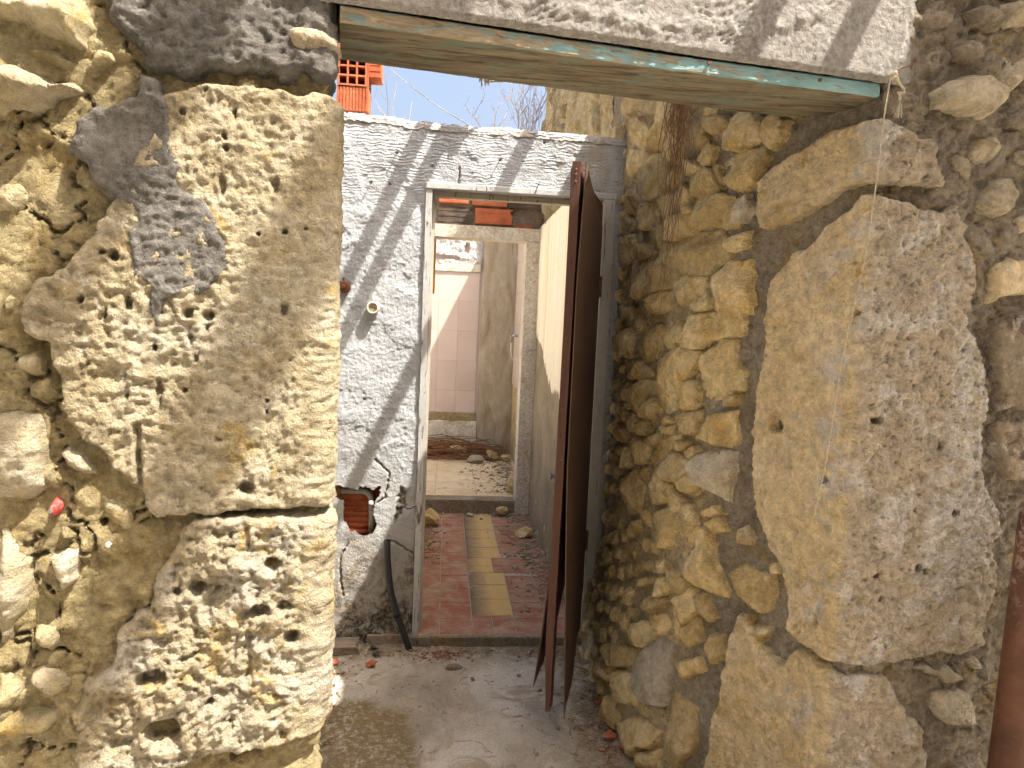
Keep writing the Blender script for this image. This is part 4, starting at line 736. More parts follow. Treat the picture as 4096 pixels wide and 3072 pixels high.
def tallbox(mb, x0, x1, y0, y1, z0, z1, n=16, amp=.002, seed=0):
    """a long upright timber, slightly bowed and nicked"""
    V_ = []; F_ = []
    for i in range(n + 1):
        z = z0 + (z1 - z0) * i / n; a = np.array([[z]])
        s_ = [float(fbm(a, a * 0 + k, 4, 4, seed + k)[0, 0]) * amp for k in range(4)]
        V_ += [(x0 + s_[0], y0 + s_[2], z), (x1 + s_[1], y0 + s_[2], z), (x1 + s_[1], y1 + s_[3], z), (x0 + s_[0], y1 + s_[3], z)]
    for i in range(n):
        for j in range(4): F_.append((i * 4 + j, i * 4 + (j + 1) % 4, i * 4 + 4 + (j + 1) % 4, i * 4 + 4 + j))
    F_.append((3, 2, 1, 0)); F_.append((n * 4, n * 4 + 1, n * 4 + 2, n * 4 + 3)); mb.add(V_, F_)
FO = Vector((.28, 2.99, 0))
def fbuild(mb, name, mat):
    o = mb.build(name, mat, None, False, at=tuple(FO)); o.parent = fr; o.location = (0, 0, 0); return o
mb = MB(); tallbox(mb, -.103, -.076, 2.978, 3.115, .035, 1.985, 40, .003, 21); fbuild(mb, 'jamb', M['frame'])
mb = MB(); tallbox(mb, -.0755, -.064, 3.02, 3.06, .053, 1.975, 30, .002, 25); fbuild(mb, 'door_stop', M['frame_r'])
mb = MB(); tallbox(mb, .655, .702, 2.975, 3.115, .053, 1.985, 30, .002, 31); fbuild(mb, 'jamb', M['frame_r'])
mb = MB(); tallbox(mb, .632, .6545, 2.992, 3.03, .053, 1.975, 30, .0015, 35); fbuild(mb, 'door_stop', chipped('pale_stop_paint', lo=.75, base=(.60, .55, .51)))
mb = MB(); mb.box(-.105, .705, 2.972, 3.115, 1.986, 2.012, .003); fbuild(mb, 'head', M['frame'])
mb = MB(); mb.box(-.0755, .65, 3.02, 3.06, 1.962, 1.9855, .002); fbuild(mb, 'head_stop', chipped('ochre_stop_paint', lo=.6, base=(.50, .46, .38)))
mb = MB(); mb.tube([(.353, 2.975, 1.992), (.355, 2.95, 2.0), (.366, 2.946, 2.03), (.37, 2.95, 2.036)], .0022, 6); fbuild(mb, 'bent_nail', nailm)
mb = MB(); mb.tube([(.52, 2.972, 1.985), (.517, 2.955, 1.99), (.522, 2.945, 2.005), (.535, 2.944, 2.012)], .002, 6); fbuild(mb, 'bent_nail', nailm)
for z in (1.56, .44):
    mb = MB(); mb.lathe([(0, 0), (.0045, 0), (.0045, .11), (0, .11)], (0, 0, 1), (.646, 2.972, z), 10); mb.box(.648, .662, 2.9705, 2.974, z + .01, z + .10); fbuild(mb, 'hinge', nailm)

# the brown leaf, swung into the yard, its hardboard skins sprung from the stile
Hx, Hy, Fx, Fy = .632, 2.955, .413, 2.325
dl = Vector((Fx - Hx, Fy - Hy, 0)); LEAF = dl.length; dl.normalize(); nl = Vector((dl.y, -dl.x, 0))       # nl points to the corridor side or the wall side
if nl.x > 0: nl = -nl                                                                                        # corridor side
dr = empty('door', (Hx, Hy, .0)); tag(dr, 'broken brown door leaf hanging open with splayed skins', 'door')
def brown(name, a, b, sc):
    t = NT(name); p = t.pos(False, (9, 9, .8)); p2 = t.pos(False)
    col = t.ramp(t.noise(p, sc, 8, .65), [(.3, a), (.7, b)]); col = t.mix(t.mr(t.noise(p, 14, 5, .75), .63, .67), col, (.035, .02, .015, 1)); col = t.mix(t.mr(t.noise(p2, 50, 6, .7), .68, .72), col, (.28, .16, .11, 1))
    t.b.inputs['Specular IOR Level'].default_value = .35
    return t.done(col, t.bump(t.noise(p, 24, 5, .7), .003, .7), .55)
M['stile'] = brown('red_brown_paint', (.085, .038, .027), (.135, .060, .040), 5); M['skin'] = brown('dull_brown_hardboard', (.115, .068, .046), (.17, .108, .078), 4); M['raw'] = plain_mat('raw_board_edge', (.20, .13, .08, 1), .9, .2, 40)
DO = Vector((Hx, Hy, 0))
def dpt(s, n, z): return DO + dl * s + nl * n + Vector((0, 0, z))
def dbuild(mb, name, mat, smooth=False):
    o = mb.build(name, mat, None, smooth, at=tuple(DO)); o.parent = dr; o.location = (0, 0, 0); return o
def dbar(mb, s0, s1, n0, n1, z0, z1, lean=0.0, taper=0.0, n=14):
    V_ = []; F_ = []
    for i in range(n + 1):
        f = i / n; z = z0 + (z1 - z0) * f; k = lean * (1 - f); a = np.array([[z]]); w = .002 * float(fbm(a, a * 0, 5, 3, 77)[0, 0]); tp = taper * max(0, .12 - f) / .12
        for (s_, n_) in ((s0, n0), (s1, n0), (s1, n1 - tp), (s0, n1 - tp)): V_.append(dpt(s_ + w, n_ + k + w, z))
    for i in range(n):
        for j in range(4): F_.append((i * 4 + j, i * 4 + (j + 1) % 4, i * 4 + 4 + (j + 1) % 4, i * 4 + 4 + j))
    F_.append((3, 2, 1, 0)); F_.append((n * 4, n * 4 + 1, n * 4 + 2, n * 4 + 3)); mb.add(V_, F_)
mb = MB(); dbar(mb, LEAF - .06, LEAF, -.012, .016, .075, 1.985, .012, .012, 30); stile_o = dbuild(mb, 'stile', M['stile']); stile_o['label'] = 'red-brown closing stile with loose foot'
mb = MB(); dbar(mb, .0, .05, -.012, .014, .10, 1.955, 0, 0, 20); dbuild(mb, 'stile', M['stile'])
for z0, z1 in ((1.90, 1.955), (1.02, 1.10)):
    mb = MB(); dbar(mb, .05, LEAF - .06, -.012, .014, z0, z1, 0, 0, 2); dbuild(mb, 'rail', M['stile'])
def skin(name, side, mat, zb, zt, bulge, seed):
    """a thin sheet; bulge(s, f) is how far it has sprung at height fraction f"""
    ns, nz = 18, 60; V_ = []; F_ = []; th = .0035
    for layer in (0, 1):
        for i in range(nz + 1):
            for j in range(ns + 1):
                s_ = LEAF * (j / ns); z0 = zb(s_ / LEAF); z1 = zt(s_ / LEAF); f = i / nz; z = z0 + (z1 - z0) * f
                V_.append(dpt(s_ - .004, (.0165 if side > 0 else -.0125) + side * (bulge(s_ / LEAF, z) + layer * th), z))
    N = (ns + 1) * (nz + 1); ix = lambda l, i, j: l * N + i * (ns + 1) + j
    for l in (0, 1):
        for i in range(nz):
            for j in range(ns):
                f = (ix(l, i, j), ix(l, i, j + 1), ix(l, i + 1, j + 1), ix(l, i + 1, j)); F_.append(f if l else f[::-1])
    for i in range(nz):
        for j in (0, ns): F_.append((ix(0, i, j), ix(1, i, j), ix(1, i + 1, j), ix(0, i + 1, j)))
    for j in range(ns):
        for i in (0, nz): F_.append((ix(0, i, j), ix(0, i, j + 1), ix(1, i, j + 1), ix(1, i, j)))
    mb = MB(); mb.add(V_, F_); return dbuild(mb, name, mat, False)
_JG = {k: fbm(np.linspace(0, 1, 101)[None] * k, np.full((1, 101), k * .3), 3, 4, k)[0] for k in (5, 7, 9)}
jag = lambda s_, k, a: a * float(_JG[k][int(round(s_ * 100))])
skin('corridor_skin', 1, M['stile'], lambda s: .17 + .42 * max(0, .93 - s) + jag(s, 5, .07), lambda s: 1.975 - .01 * s, lambda s, z: .046 * max(0, (.75 - z) / .6) ** 1.5 * s, 1)['label'] = 'torn corridor-side skin curling outward at the foot'
skin('wall_side_skin', -1, M['skin'], lambda s: .06 + .45 * max(0, .5 - s) + jag(s, 7, .06), lambda s: 1.90 + .09 * s ** 2 + jag(s, 9, .02) - .09 * max(0, .35 - s), lambda s, z: (.004 + .012 * max(0, (z - 1.6) / .4) + .034 * max(0, (.95 - z) / .9) ** 1.1) * s, 2)['label'] = 'grey-brown hardboard skin peeled away from the stile'
for z in (1.96, 1.944, 1.92):
    mb = MB(); c_ = dpt(LEAF + .0005, .002, z); mb.lathe([(0, .0015), (.003, .001), (.0036, 0), (0, 0)], tuple(dl), tuple(c_), 8); dbuild(mb, 'screw', plain_mat('brass_screw', (.45, .33, .25, 1), .4, .1, 40, .001, .8) if z == 1.96 else bpy.data.materials['brass_screw']).parent = stile_o
lm = plain_mat('tarnished_steel', (.18, .19, .20, 1), .5, .15, 50, .001, .7)
mb = MB(); c_ = dpt(LEAF - .03, .017, .915); a = nl * .03
mb.tube([c_, c_ + a * .7], .006, 10); mb.lathe([(0, 0), (.010, 0), (.011, .004), (.009, .008), (0, .009)], tuple(nl), tuple(c_ + a * .7), 12); mb.tube([c_ + Vector((0, 0, -.03)), c_ + a * .55 + Vector((0, 0, -.03))], .0075, 8); dbuild(mb, 'latch', lm, True).parent = stile_o

# ================================================================== corridor and room behind
t = NT('quarry_tile_red'); p = t.pos(); p2 = t.pos(False)
col = t.ramp(t.noise(p, 6, 5, .6), [(.3, (.215, .075, .042)), (.6, (.28, .105, .062)), (.8, (.33, .145, .092))]); dust = t.noise(p2, 9, 5, .7, .4)
col = t.mix(t.mr(dust, .40, .64, .08, .9), col, (.35, .26, .185, 1)); col = t.val(col, t.mr(t.noise(p2, 120, 6, .75), .3, .7, .82, 1.15))
M['tile_red'] = t.done(col, t.bump(t.noise(p2, 45, 5, .7), .003, .6), .75)
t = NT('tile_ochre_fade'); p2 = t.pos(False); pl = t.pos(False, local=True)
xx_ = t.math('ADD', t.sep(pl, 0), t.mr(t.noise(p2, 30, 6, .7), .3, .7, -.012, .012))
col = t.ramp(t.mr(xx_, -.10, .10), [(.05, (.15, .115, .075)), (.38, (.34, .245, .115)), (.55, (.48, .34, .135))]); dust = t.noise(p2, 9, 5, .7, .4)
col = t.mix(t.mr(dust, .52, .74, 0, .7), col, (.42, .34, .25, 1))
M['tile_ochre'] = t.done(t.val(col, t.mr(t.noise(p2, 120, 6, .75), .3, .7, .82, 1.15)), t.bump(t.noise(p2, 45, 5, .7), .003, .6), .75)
M['grout'] = cement_mat('dusty_grout', (.34, .27, .20), (.42, .35, .27), (.50, .43, .34), .6)
tf = MB().box(-.30, .70, 2.985, 4.95, -.02, .0515, .004).build('tiled_floor', M['grout']); tag(tf, kind='structure')
def tile(w, l, mat, cx, cy, z, name, parent, cache={}):
    key = (round(w, 3), round(l, 3), mat)
    if key not in cache:
        o = MB().box(-w / 2, w / 2, -l / 2, l / 2, -.006, .006, .0015).build(name, M[mat], parent); cache[key] = o
    else: o = share(cache[key], name, (0, 0, 0), parent=parent)
    o.location = (cx, cy, z + rg.uniform(-.0008, .0008)); o.rotation_euler = (rg.uniform(-.006, .006), rg.uniform(-.004, .004), 0); return o
gp = .004
def ft(x0, x1, y0, y1, mt): tile(x1 - x0 - gp, y1 - y0 - gp, mt, (x0 + x1) / 2, (y0 + y1) / 2, .0475, 'floor_tile', tf)
yr = [2.99, 3.148] + [3.148 + .186 * k for k in range(1, 10)] + [4.945]; yo = [3.187, 3.382, 3.573, 3.752, 3.862, 3.994, 4.182, 4.360, 4.545, 4.73, 4.945]
for a, b in zip(yr[:-1], yr[1:]):
    for x0, x1 in ((-.29, -.132), (-.132, .018), (.018, .168)): ft(x0, x1, a, b, 'tile_red')
ft(.168, .262, 2.99, 3.187, 'tile_red'); ft(.262, .368, 2.99, 3.187, 'tile_red')
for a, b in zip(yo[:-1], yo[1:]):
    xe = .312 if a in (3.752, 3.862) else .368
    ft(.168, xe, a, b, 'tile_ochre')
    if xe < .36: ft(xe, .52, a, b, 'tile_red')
for a, b in zip(yr[:-1], yr[1:]):
    if 3.7 < (a + b) / 2 < 4.0: ft(.52, .665, a, b, 'tile_red'); continue
    ft(.368, .52, a, b, 'tile_red'); ft(.52, .665, a, b, 'tile_red')
# threshold slab under the door
X, Z = np.meshgrid(np.arange(-.10, .70, .008), np.arange(-.01, .05, .006)); 
th = MB().box(-.10, .655, 2.965, 2.99, -.01, .049, .003).build('threshold', M['cement_r']); tag(th, 'low worn concrete threshold below the inner door opening', 'threshold')

# cream wall on the right of the corridor, flaking to bare render
cw = empty('cream_wall'); tag(cw, 'cream painted corridor wall with bare render below', 'wall')
class FlatX:
    def __init__(s, x): s.x = x
    def at(s, u, h, v): return np.stack([s.x - h, u, v], -1)
U, V = np.meshgrid(np.arange(3.12, 4.99, .009), np.arange(.03, 2.32, .009))
lim = 1.36 - .30 * sstep(4.85, 4.05, U) + .07 * fbm(U, V * .25, 14, 4, 1401) + .03 * fbm(U * 3, V * .3, 30, 3, 1402)
bare = sstep(.01, -.01, V - lim); bare = np.maximum(bare, sstep(.38, .44, fbm(U, V * .4, 9, 4, 1409)) * sstep(1.6, 1.2, V)); flk = sstep(.36, .42, fbm(U * 1.5, V * .5, 12, 4, 1411)) * sstep(.5, .1, V); bare = bare * (1 - flk)
topd_ = 2.13 + .0 * U + .012 * fbm(U, U * 0, 12, 3, 1403)
keepc = V < topd_
H = .006 + .008 * fbm(U, V, 3, 4, 1405) + .003 * fbm(U, V, 25, 4, 1406) - .004 * bare
t = NT('cream_distemper'); p = t.pos(False); ps = t.pos(False, (1, 2.2, .05))
cr = t.ramp(t.noise(ps, 5, 4, .62), [(.32, (.66, .52, .27)), (.42, (.78, .70, .50)), (.52, (.84, .79, .64)), (.60, (.76, .66, .43)), (.66, (.82, .76, .60)), (.76, (.66, .50, .24))])
br = t.ramp(t.noise(p, 4, 5, .65, .5), [(.3, (.19, .15, .095)), (.55, (.27, .22, .145)), (.75, (.34, .285, .195))])
col = t.mix(t.attr('bare'), cr, br); col = t.val(col, t.mr(t.noise(p, 90, 6, .7), .3, .7, .9, 1.08))
M['cream'] = t.done(col, t.bump(t.noise(p, 50, 5, .7), .003, .7), .85)
grid_mesh('painted_render', U, V, H, FlatX(.645), keepc, M['cream'], cw, attrs={'bare': bare})
MB().box(.648, .80, 3.125, 4.99, .0, 2.12).build('wall_core', M['brick_core'], cw)
# broken wooden fuse panel half hidden by the leaf
wp = empty('wooden_board', (.64, 3.42, 1.14)); tag(wp, 'weathered grey board fixed to the cream wall beside the door leaf', 'board')
gb = plain_mat('grey_wood', (.30, .27, .21, 1), .85, .2, 25, .003, 0, .2, (.38, .34, .26, 1))
MB().box(-.03, -.008, -.10, .10, -.15, .15, .003).build('backboard', gb, wp); MB().box(-.038, -.0305, -.09, -.07, -.10, .10, .002).build('batten', gb, wp)

# left corridor wall, mostly hidden by the frame, cut low to let sky light in
lc = empty('corridor_left_wall'); tag(lc, 'plastered wall along the left corridor edge, cut low to let light in', 'wall')
M['offwhite'] = cement_mat('old_offwhite_plaster', (.60, .54, .42), (.70, .655, .55), (.76, .73, .64), .7, (.54, .45, .30))
U, V = np.meshgrid(np.arange(3.12, 4.93, .012), np.arange(.02, .45, .012)); 
class FlatXm:
    def __init__(s, x): s.x = x
    def at(s, u, h, v): return np.stack([s.x + h, u, v], -1)
grid_mesh('plaster', U, V, .008 * fbm(U, V, 5, 4, 1421) + .02 * sstep(2.1, 2.3, V) * fbm(U, V, 14, 4, 1422), FlatXm(-.155), None, M['offwhite'], lc)
MB().box(-.32, -.175, 3.125, 4.93, 0, .43).build('wall_core', M['brick_core'], lc)

# cross wall with the second doorway: pillar, lintel, broken brickwork above
cwall = empty('cross_wall', (.3, 4.95, 0)); cwall.location = (0, 0, 0); tag(cwall, 'far doorway wall with white lintel and exposed hollow bricks', 'wall')
def rough_box(name, mat, x0, x1, y0, y1, z0, z1, res, amp, seed, parent):
    """box whose front and sides carry a hand-finished surface"""
    mb = MB(); 
    nx, nz = max(2, int((x1 - x0) / res)), max(2, int((z1 - z0) / res)); ny = max(2, int((y1 - y0) / res))
    def face(fn, a, b):
        A, B = np.meshgrid(np.linspace(0, 1, a + 1), np.linspace(0, 1, b + 1)); P = fn(A, B); n_ = amp * fbm(P[..., 0] + P[..., 1] * .7, P[..., 2] + P[..., 1] * .7, 9, 4, seed)
        e = np.minimum(np.minimum(A, 1 - A) * a, np.minimum(B, 1 - B) * b); n_ = n_ * np.clip(e, 0, 1); return P, n_
    def addf(P, N, d):
        P = P + np.asarray(d) * N[..., None]; r, c_ = P.shape[:2]; ii = np.arange(r * c_).reshape(r, c_)
        F = np.stack([ii[:-1, :-1], ii[:-1, 1:], ii[1:, 1:], ii[1:, :-1]], -1).reshape(-1, 4); mb.add(P.reshape(-1, 3), F.tolist())
    st = lambda a, b, c_: np.stack(np.broadcast_arrays(a, b, c_), -1)
    P, N = face(lambda A, B: st(x0 + (x1 - x0) * A, y0 + 0 * A, z0 + (z1 - z0) * B), nx, nz); addf(P, N, (0, -1, 0))
    P, N = face(lambda A, B: st(x1 - (x1 - x0) * A, y1 + 0 * A, z0 + (z1 - z0) * B), nx, nz); addf(P, N, (0, 1, 0))
    P, N = face(lambda A, B: st(x0 + 0 * A, y1 - (y1 - y0) * A, z0 + (z1 - z0) * B), ny, nz); addf(P, N, (-1, 0, 0))
    P, N = face(lambda A, B: st(x1 + 0 * A, y0 + (y1 - y0) * A, z0 + (z1 - z0) * B), ny, nz); addf(P, N, (1, 0, 0))
    P, N = face(lambda A, B: st(x0 + (x1 - x0) * A, y1 - (y1 - y0) * B, z0 + 0 * A), nx, ny); addf(P, N, (0, 0, -1))
    P, N = face(lambda A, B: st(x0 + (x1 - x0) * A, y0 + (y1 - y0) * B, z1 + 0 * A), nx, ny); addf(P, N, (0, 0, 1))
    return mb.build(name, mat, parent, True)
rough_box('pillar', M['offwhite'], .545, .66, 4.93, 5.10, .05, 2.02, .02, .006, 1501, cwall)
rough_box('lintel', M['offwhite'], -.16, .66, 4.925, 5.10, 2.022, 2.108, .015, .006, 1502, cwall)
rough_box('wall_end', M['offwhite'], -.32, -.158, 4.935, 5.10, .05, 2.30, .02, .006, 1503, cwall)
rough_box('rubble_backing', M['cement_r'], -.15, .66, 4.985, 5.08, 2.11, 2.55, .012, .02, 1504, cwall)
def hollow_brick(name, w, h, l, nx, nz, mat, parent=None, wall=.007):
    """terracotta block, hollow cells along its length (y), ribbed outside"""
    mb = MB(); cw_ = (w - wall) / nx; ch = (h - wall) / nz
    for i in range(nx + 1):
        for k in range(nz): mb.box(-w / 2 + i * cw_, -w / 2 + i * cw_ + wall, 0, l, k * ch + wall * .999, (k + 1) * ch + .0004)
    for k in range(nz + 1): mb.box(-w / 2 + .0003, w / 2 - .0003, .0002, l - .0002, k * ch, k * ch + wall)
    for k in range(int(h / .011)):
        z = .006 + k * .011
        for sx in (-1, 1): mb.box(min(sx * w / 2, sx * (w / 2 + .0018)), max(sx * w / 2, sx * (w / 2 + .0018)), .001, l - .001, z, z + .006)
    mb.box(-w / 2 + wall, w / 2 - wall, l * .72, l * .74, wall, h - wall)
    return mb.build(name, M[mat], parent)
def flat_brick(name, x0, x1, z0, z1, y, mat, jagr=0.0, seed=0):
    mb = MB(); rr_ = random.Random(seed); n_ = 7; R = []
    for k in range(n_ + 1): R.append((x1 + (rr_.uniform(-jagr, 0) if jagr else 0), z0 + (z1 - z0) * k / n_))
    out = [(x0, z0)] + R + [(x0, z1)]
    V_ = [(a, y, b) for a, b in out] + [(a, y + .06, b) for a, b in out]; k = len(out)
    F = [tuple(range(k)), tuple(range(k, 2 * k))[::-1]] + [(i, k + i, k + (i + 1) % k, (i + 1) % k) for i in range(k)]
    mb.add(V_, F)
    for j in range(3):
        zz = z0 + (z1 - z0) * (j + .5) / 3; mb.box(x0 + .004, x1 - jagr - .004, y - .0025, y - .0002, zz - (z1 - z0) * .09, zz + (z1 - z0) * .09)
    return mb.build(name, M[mat], cwall)
flat_brick('brick', .176, .45, 2.128, 2.235, 4.955, 'terracotta', .03, 3); flat_brick('brick', .15, .395, 2.255, 2.36, 4.96, 'terracotta', 0, 4); flat_brick('brick', -.08, .125, 2.258, 2.36, 4.962, 'terracotta', 0, 5)
flat_brick('brick', .40, .655, 2.25, 2.36, 4.965, 'terracotta_dirty', 0, 6); flat_brick('brick', -.085, .165, 2.125, 2.238, 4.975, 'terracotta_dirty', .02, 7); flat_brick('brick', .46, .60, 2.112, 2.135, 4.958, 'terracotta', .02, 8)

# step and the room beyond
rough_box('step', M['cement_r'], -.30, .64, 4.955, 5.07, -.02, .148, .015, .006, 1510, None)
tag(bpy.data.objects['step'], 'worn concrete step up to the far room', 'step')
t = NT('dusty_room_floor'); p = t.pos(False)
col = t.ramp(t.noise(p, 3, 5, .65, .5), [(.3, (.44, .335, .19)), (.5, (.58, .47, .30)), (.72, (.68, .58, .41))])
col = t.mix(t.mr(t.noise(p, 9, 5, .7), .58, .68), col, (.30, .215, .12, 1)); n1 = t.bump(t.noise(p, 40, 5, .7), .006, .8)
M['dust'] = t.done(t.val(col, t.mr(t.noise(p, 80, 6, .75), .3, .7, .8, 1.15)), n1)
ff = MB().box(-1.2, .75, 5.072, 6.9, .0, .142).build('room_floor', M['dust']); tag(ff, kind='structure')
for i in range(4):
    for j in range(5):
        x0 = -.66 + j * .31; y0 = 5.08 + i * .42
        MB().box(x0 + .003, x0 + .306, y0 + .003, y0 + .416, .1425, .150 + rg.uniform(0, .001), .002).build('floor_slab', M['dust'], ff)

fwl = empty('tiled_wall'); tag(fwl, 'end wall of the far room with pink glazed tiles and stained render', 'wall')
YF = 6.8
t = NT('pink_tile'); p = t.pos()
col = t.ramp(t.noise(p, 3, 5, .5), [(.3, (.50, .41, .37)), (.7, (.56, .475, .435))]); t.b.inputs['Specular IOR Level'].default_value = .4
M['pink'] = t.done(t.val(col, t.mr(t.rnd(), 0, 1, .95, 1.04)), t.bump(t.noise(t.pos(False), 7, 2), .002, .2), .35)
MB().box(-1.0, .335, YF + .0085, YF + .12, .1, 2.75).build('render_backing', plain_mat('tile_grout', (.52, .435, .395, 1), .9, .1), fwl)
zr = [.545, .762, 1.055, 1.349, 1.638, 1.915]; xc = [-.68, -.48, -.28, -.078, .114, .310]
for i in range(5):
    for j in range(5):
        w_, h_ = xc[j + 1] - xc[j] - .0014, zr[i + 1] - zr[i] - .0014
        o = MB().box(-w_ / 2, w_ / 2, 0, .008, -h_ / 2, h_ / 2, .0012).build('wall_tile', M['pink'], fwl); o.location = ((xc[j] + xc[j + 1]) / 2, YF + rg.uniform(-.0005, .0005), (zr[i] + zr[i + 1]) / 2)
rough_box('plaster_band', M['offwhite'], -.8, .312, YF - .012, YF + .02, 1.918, 1.995, .02, .006, 1601, fwl)
# broken plaster over the tiles, with gaps to the stonework
U, V = np.meshgrid(np.arange(-.8, .33, .010), np.arange(1.99, 2.75, .010)); brk = poly_sdf(U + .03 * fbm(U, V, 14, 4, 1611), V + .02 * fbm(U, V, 14, 4, 1612), [(-.16, 2.03), (.09, 2.035), (.10, 2.06), (-.06, 2.065), (-.16, 2.075)])
brk2 = poly_sdf(U + .02 * fbm(U, V, 18, 4, 1613), V, [(.15, 2.10), (.20, 2.11), (.19, 2.19), (.165, 2.18)])
M['bright'] = cement_mat('flaking_limewash', (.56, .54, .52), (.66, .65, .64), (.72, .71, .70), 1.0, (.50, .44, .38))
grid_mesh('flaking_plaster', U, V, .012 + .014 * fbm(U, V, 9, 4, 1614) + .012 * fbm(U, V, 30, 4, 1615), Flat(YF), (np.maximum(brk, brk2) < 0), M['bright'], fwl)
rough_box('rough_base', M['offwhite'], -.8, .33, YF - .03, YF + .03, .1, .46, .02, .02, 1620, fwl); rough_box('dark_joint', M['earth'], -.8, .32, YF - .004, YF + .03, .462, .543, .02, .02, 1621, fwl)
t = NT('stained_render'); p = t.pos(False); ps = t.pos(False, (2, 1, .5))
col = t.ramp(t.noise(ps, 4, 5, .65, 1.2), [(.3, (.27, .225, .155)), (.5, (.37, .32, .24)), (.7, (.46, .41, .33))]); col = t.mix(t.mr(t.noise(ps, 5, 6, .6, .8), .55, .63, 0, .6), col, (.25, .19, .105, 1))
M['stained'] = t.done(t.val(col, t.mr(t.noise(p, 70, 6, .7), .3, .7, .86, 1.1)), t.bump(t.noise(p, 30, 5, .7), .005, .7))
rough_box('stained_render', M['stained'], .336, .68, YF - .06, YF + .12, .1, 2.75, .03, .012, 1630, fwl)
rr2 = empty('tiled_side_wall'); tag(rr2, 'right wall of the far room with beige tiles and a tap', 'wall')
M['beige'] = plain_mat('beige_tile', (.50, .41, .335, 1), .4, .05, 12, .001, 0, .4, (.55, .46, .38, 1)); M['ochre_render'] = cement_mat('ochre_render', (.40, .29, .13), (.52, .40, .20), (.58, .47, .29), .6)
MB().box(.668, .85, 5.11, 6.735, .0, 2.9).build('render_backing', M['ochre_render'], rr2)
for i in range(6):
    for j in range(6):
        y0 = 5.12 + j * .268; z0 = .85 + i * .29; o = MB().box(-.004, .004, -.1325, .1325, -.1435, .1435, .0012).build('wall_tile', M['beige'], rr2); o.location = (.6635, y0 + .134, z0 + .145)
tp = empty('tap', (.658, 6.35, 1.33)); tag(tp, 'small chrome wall tap on the beige tiles of the far room', 'tap')
chrome = plain_mat('dull_chrome', (.42, .43, .44, 1), .3, .05, 20, .0, .9)
mb = MB(); mb.tube([(0, 0, 0), (-.05, 0, 0)], .010, 10); mb.lathe([(.016, 0), (.016, .004), (0, .004)], (-1, 0, 0), (-.001, 0, 0), 14); mb.tube([(-.045, 0, .0), (-.06, 0, -.012), (-.062, 0, -.06)], .009, 10); mb.build('body', chrome, tp, True)
mb = MB(); mb.tube([(-.03, 0, .0), (-.03, 0, .03)], .006, 8); mb.tube([(-.03, -.045, .033), (-.03, .045, .033)], .006, 8); mb.build('handle', chrome, tp, True)
mb = MB(); mb.tube([(-.06, 0, -.06), (-.058, .01, -.14), (-.045, .03, -.20), (-.03, .05, -.23)], .005, 8); mb.build('white_hose', plain_mat('white_plastic', (.68, .64, .56, 1), .5, .05), tp, True)
# orange strap hanging inside the far doorway
os_ = MB().box(-.108, -.092, 5.112, 5.120, 1.63, 2.07, .002).build('orange_strap', plain_mat('orange_webbing', (.62, .30, .03, 1), .6, .1, 20, .001)); tag(os_, 'short orange strap hanging at the left of the far doorway', 'strap')

# ================================================================== things fixed to the white wall
so = empty('wall_socket', (-.308, 2.985, 1.481)); tag(so, 'round cream surface mounted power socket on the white wall', 'socket')
ivory = plain_mat('ivory_bakelite', (.66, .60, .46, 1), .35, .06, 30, .0005, 0, .5); darkm = plain_mat('black_void', (.012, .011, .010, 1), .8, .05)
MB().lathe([(0, 0), (.026, 0), (.0265, .006), (.0255, .026), (.023, .030), (.020, .030), (.0185, .026), (.018, .012), (0, .012)], (0, -1, 0), (0, 0, 0), 32).build('housing', ivory, so, True)
MB().lathe([(0, .0), (.0175, .0), (.0175, .004), (.016, .0055), (0, .0055)], (0, -1, 0), (0, -.0125, 0), 28).build('insert', plain_mat('insert_beige', (.50, .43, .33, 1), .45, .06), so, True); ins_ = bpy.data.objects['insert']
for x in (-.0075, 0, .0075): MB().lathe([(.0026, 0), (.0026, .0008), (0, .0008)], (0, -1, 0), (x, -.0181, .0), 10).build('pin_hole', darkm, ins_)
MB().tube([(0, -.004, .026), (.001, -.006, .035), (-.002, .0, .044)], .0025, 6).build('cable_stub', ivory, so)
kb = empty('knob_bracket', (-.430, 2.986, 1.563)); tag(kb, 'rusty round knob fixing on the white wall edge beside the left stone block', 'knob')
rust = plain_mat('brown_rust', (.13, .055, .035, 1), .75, .25, 45, .002, .2, .3, (.21, .085, .045, 1))
MB().lathe([(0, 0), (.027, 0), (.027, .008), (.024, .020), (.016, .026), (.012, .022), (.011, .030), (.006, .033), (0, .033)], (0, -1, 0), (0, 0, 0), 24).build('flange', rust, kb, True)
MB().tube([(-.004, -.004, .026), (-.006, -.007, .034), (.002, -.006, .037)], .004, 8).build('lug', rust, kb, True)
wire = MB().tube([(-.155, 2.985, .628), (-.14, 2.975, .622), (-.125, 2.972, .625), (-.105, 2.974, .634)], .0022, 6).build('wire_end', darkm); tag(wire, 'short black wire end poking from the spalled plaster by the door frame', 'wire')
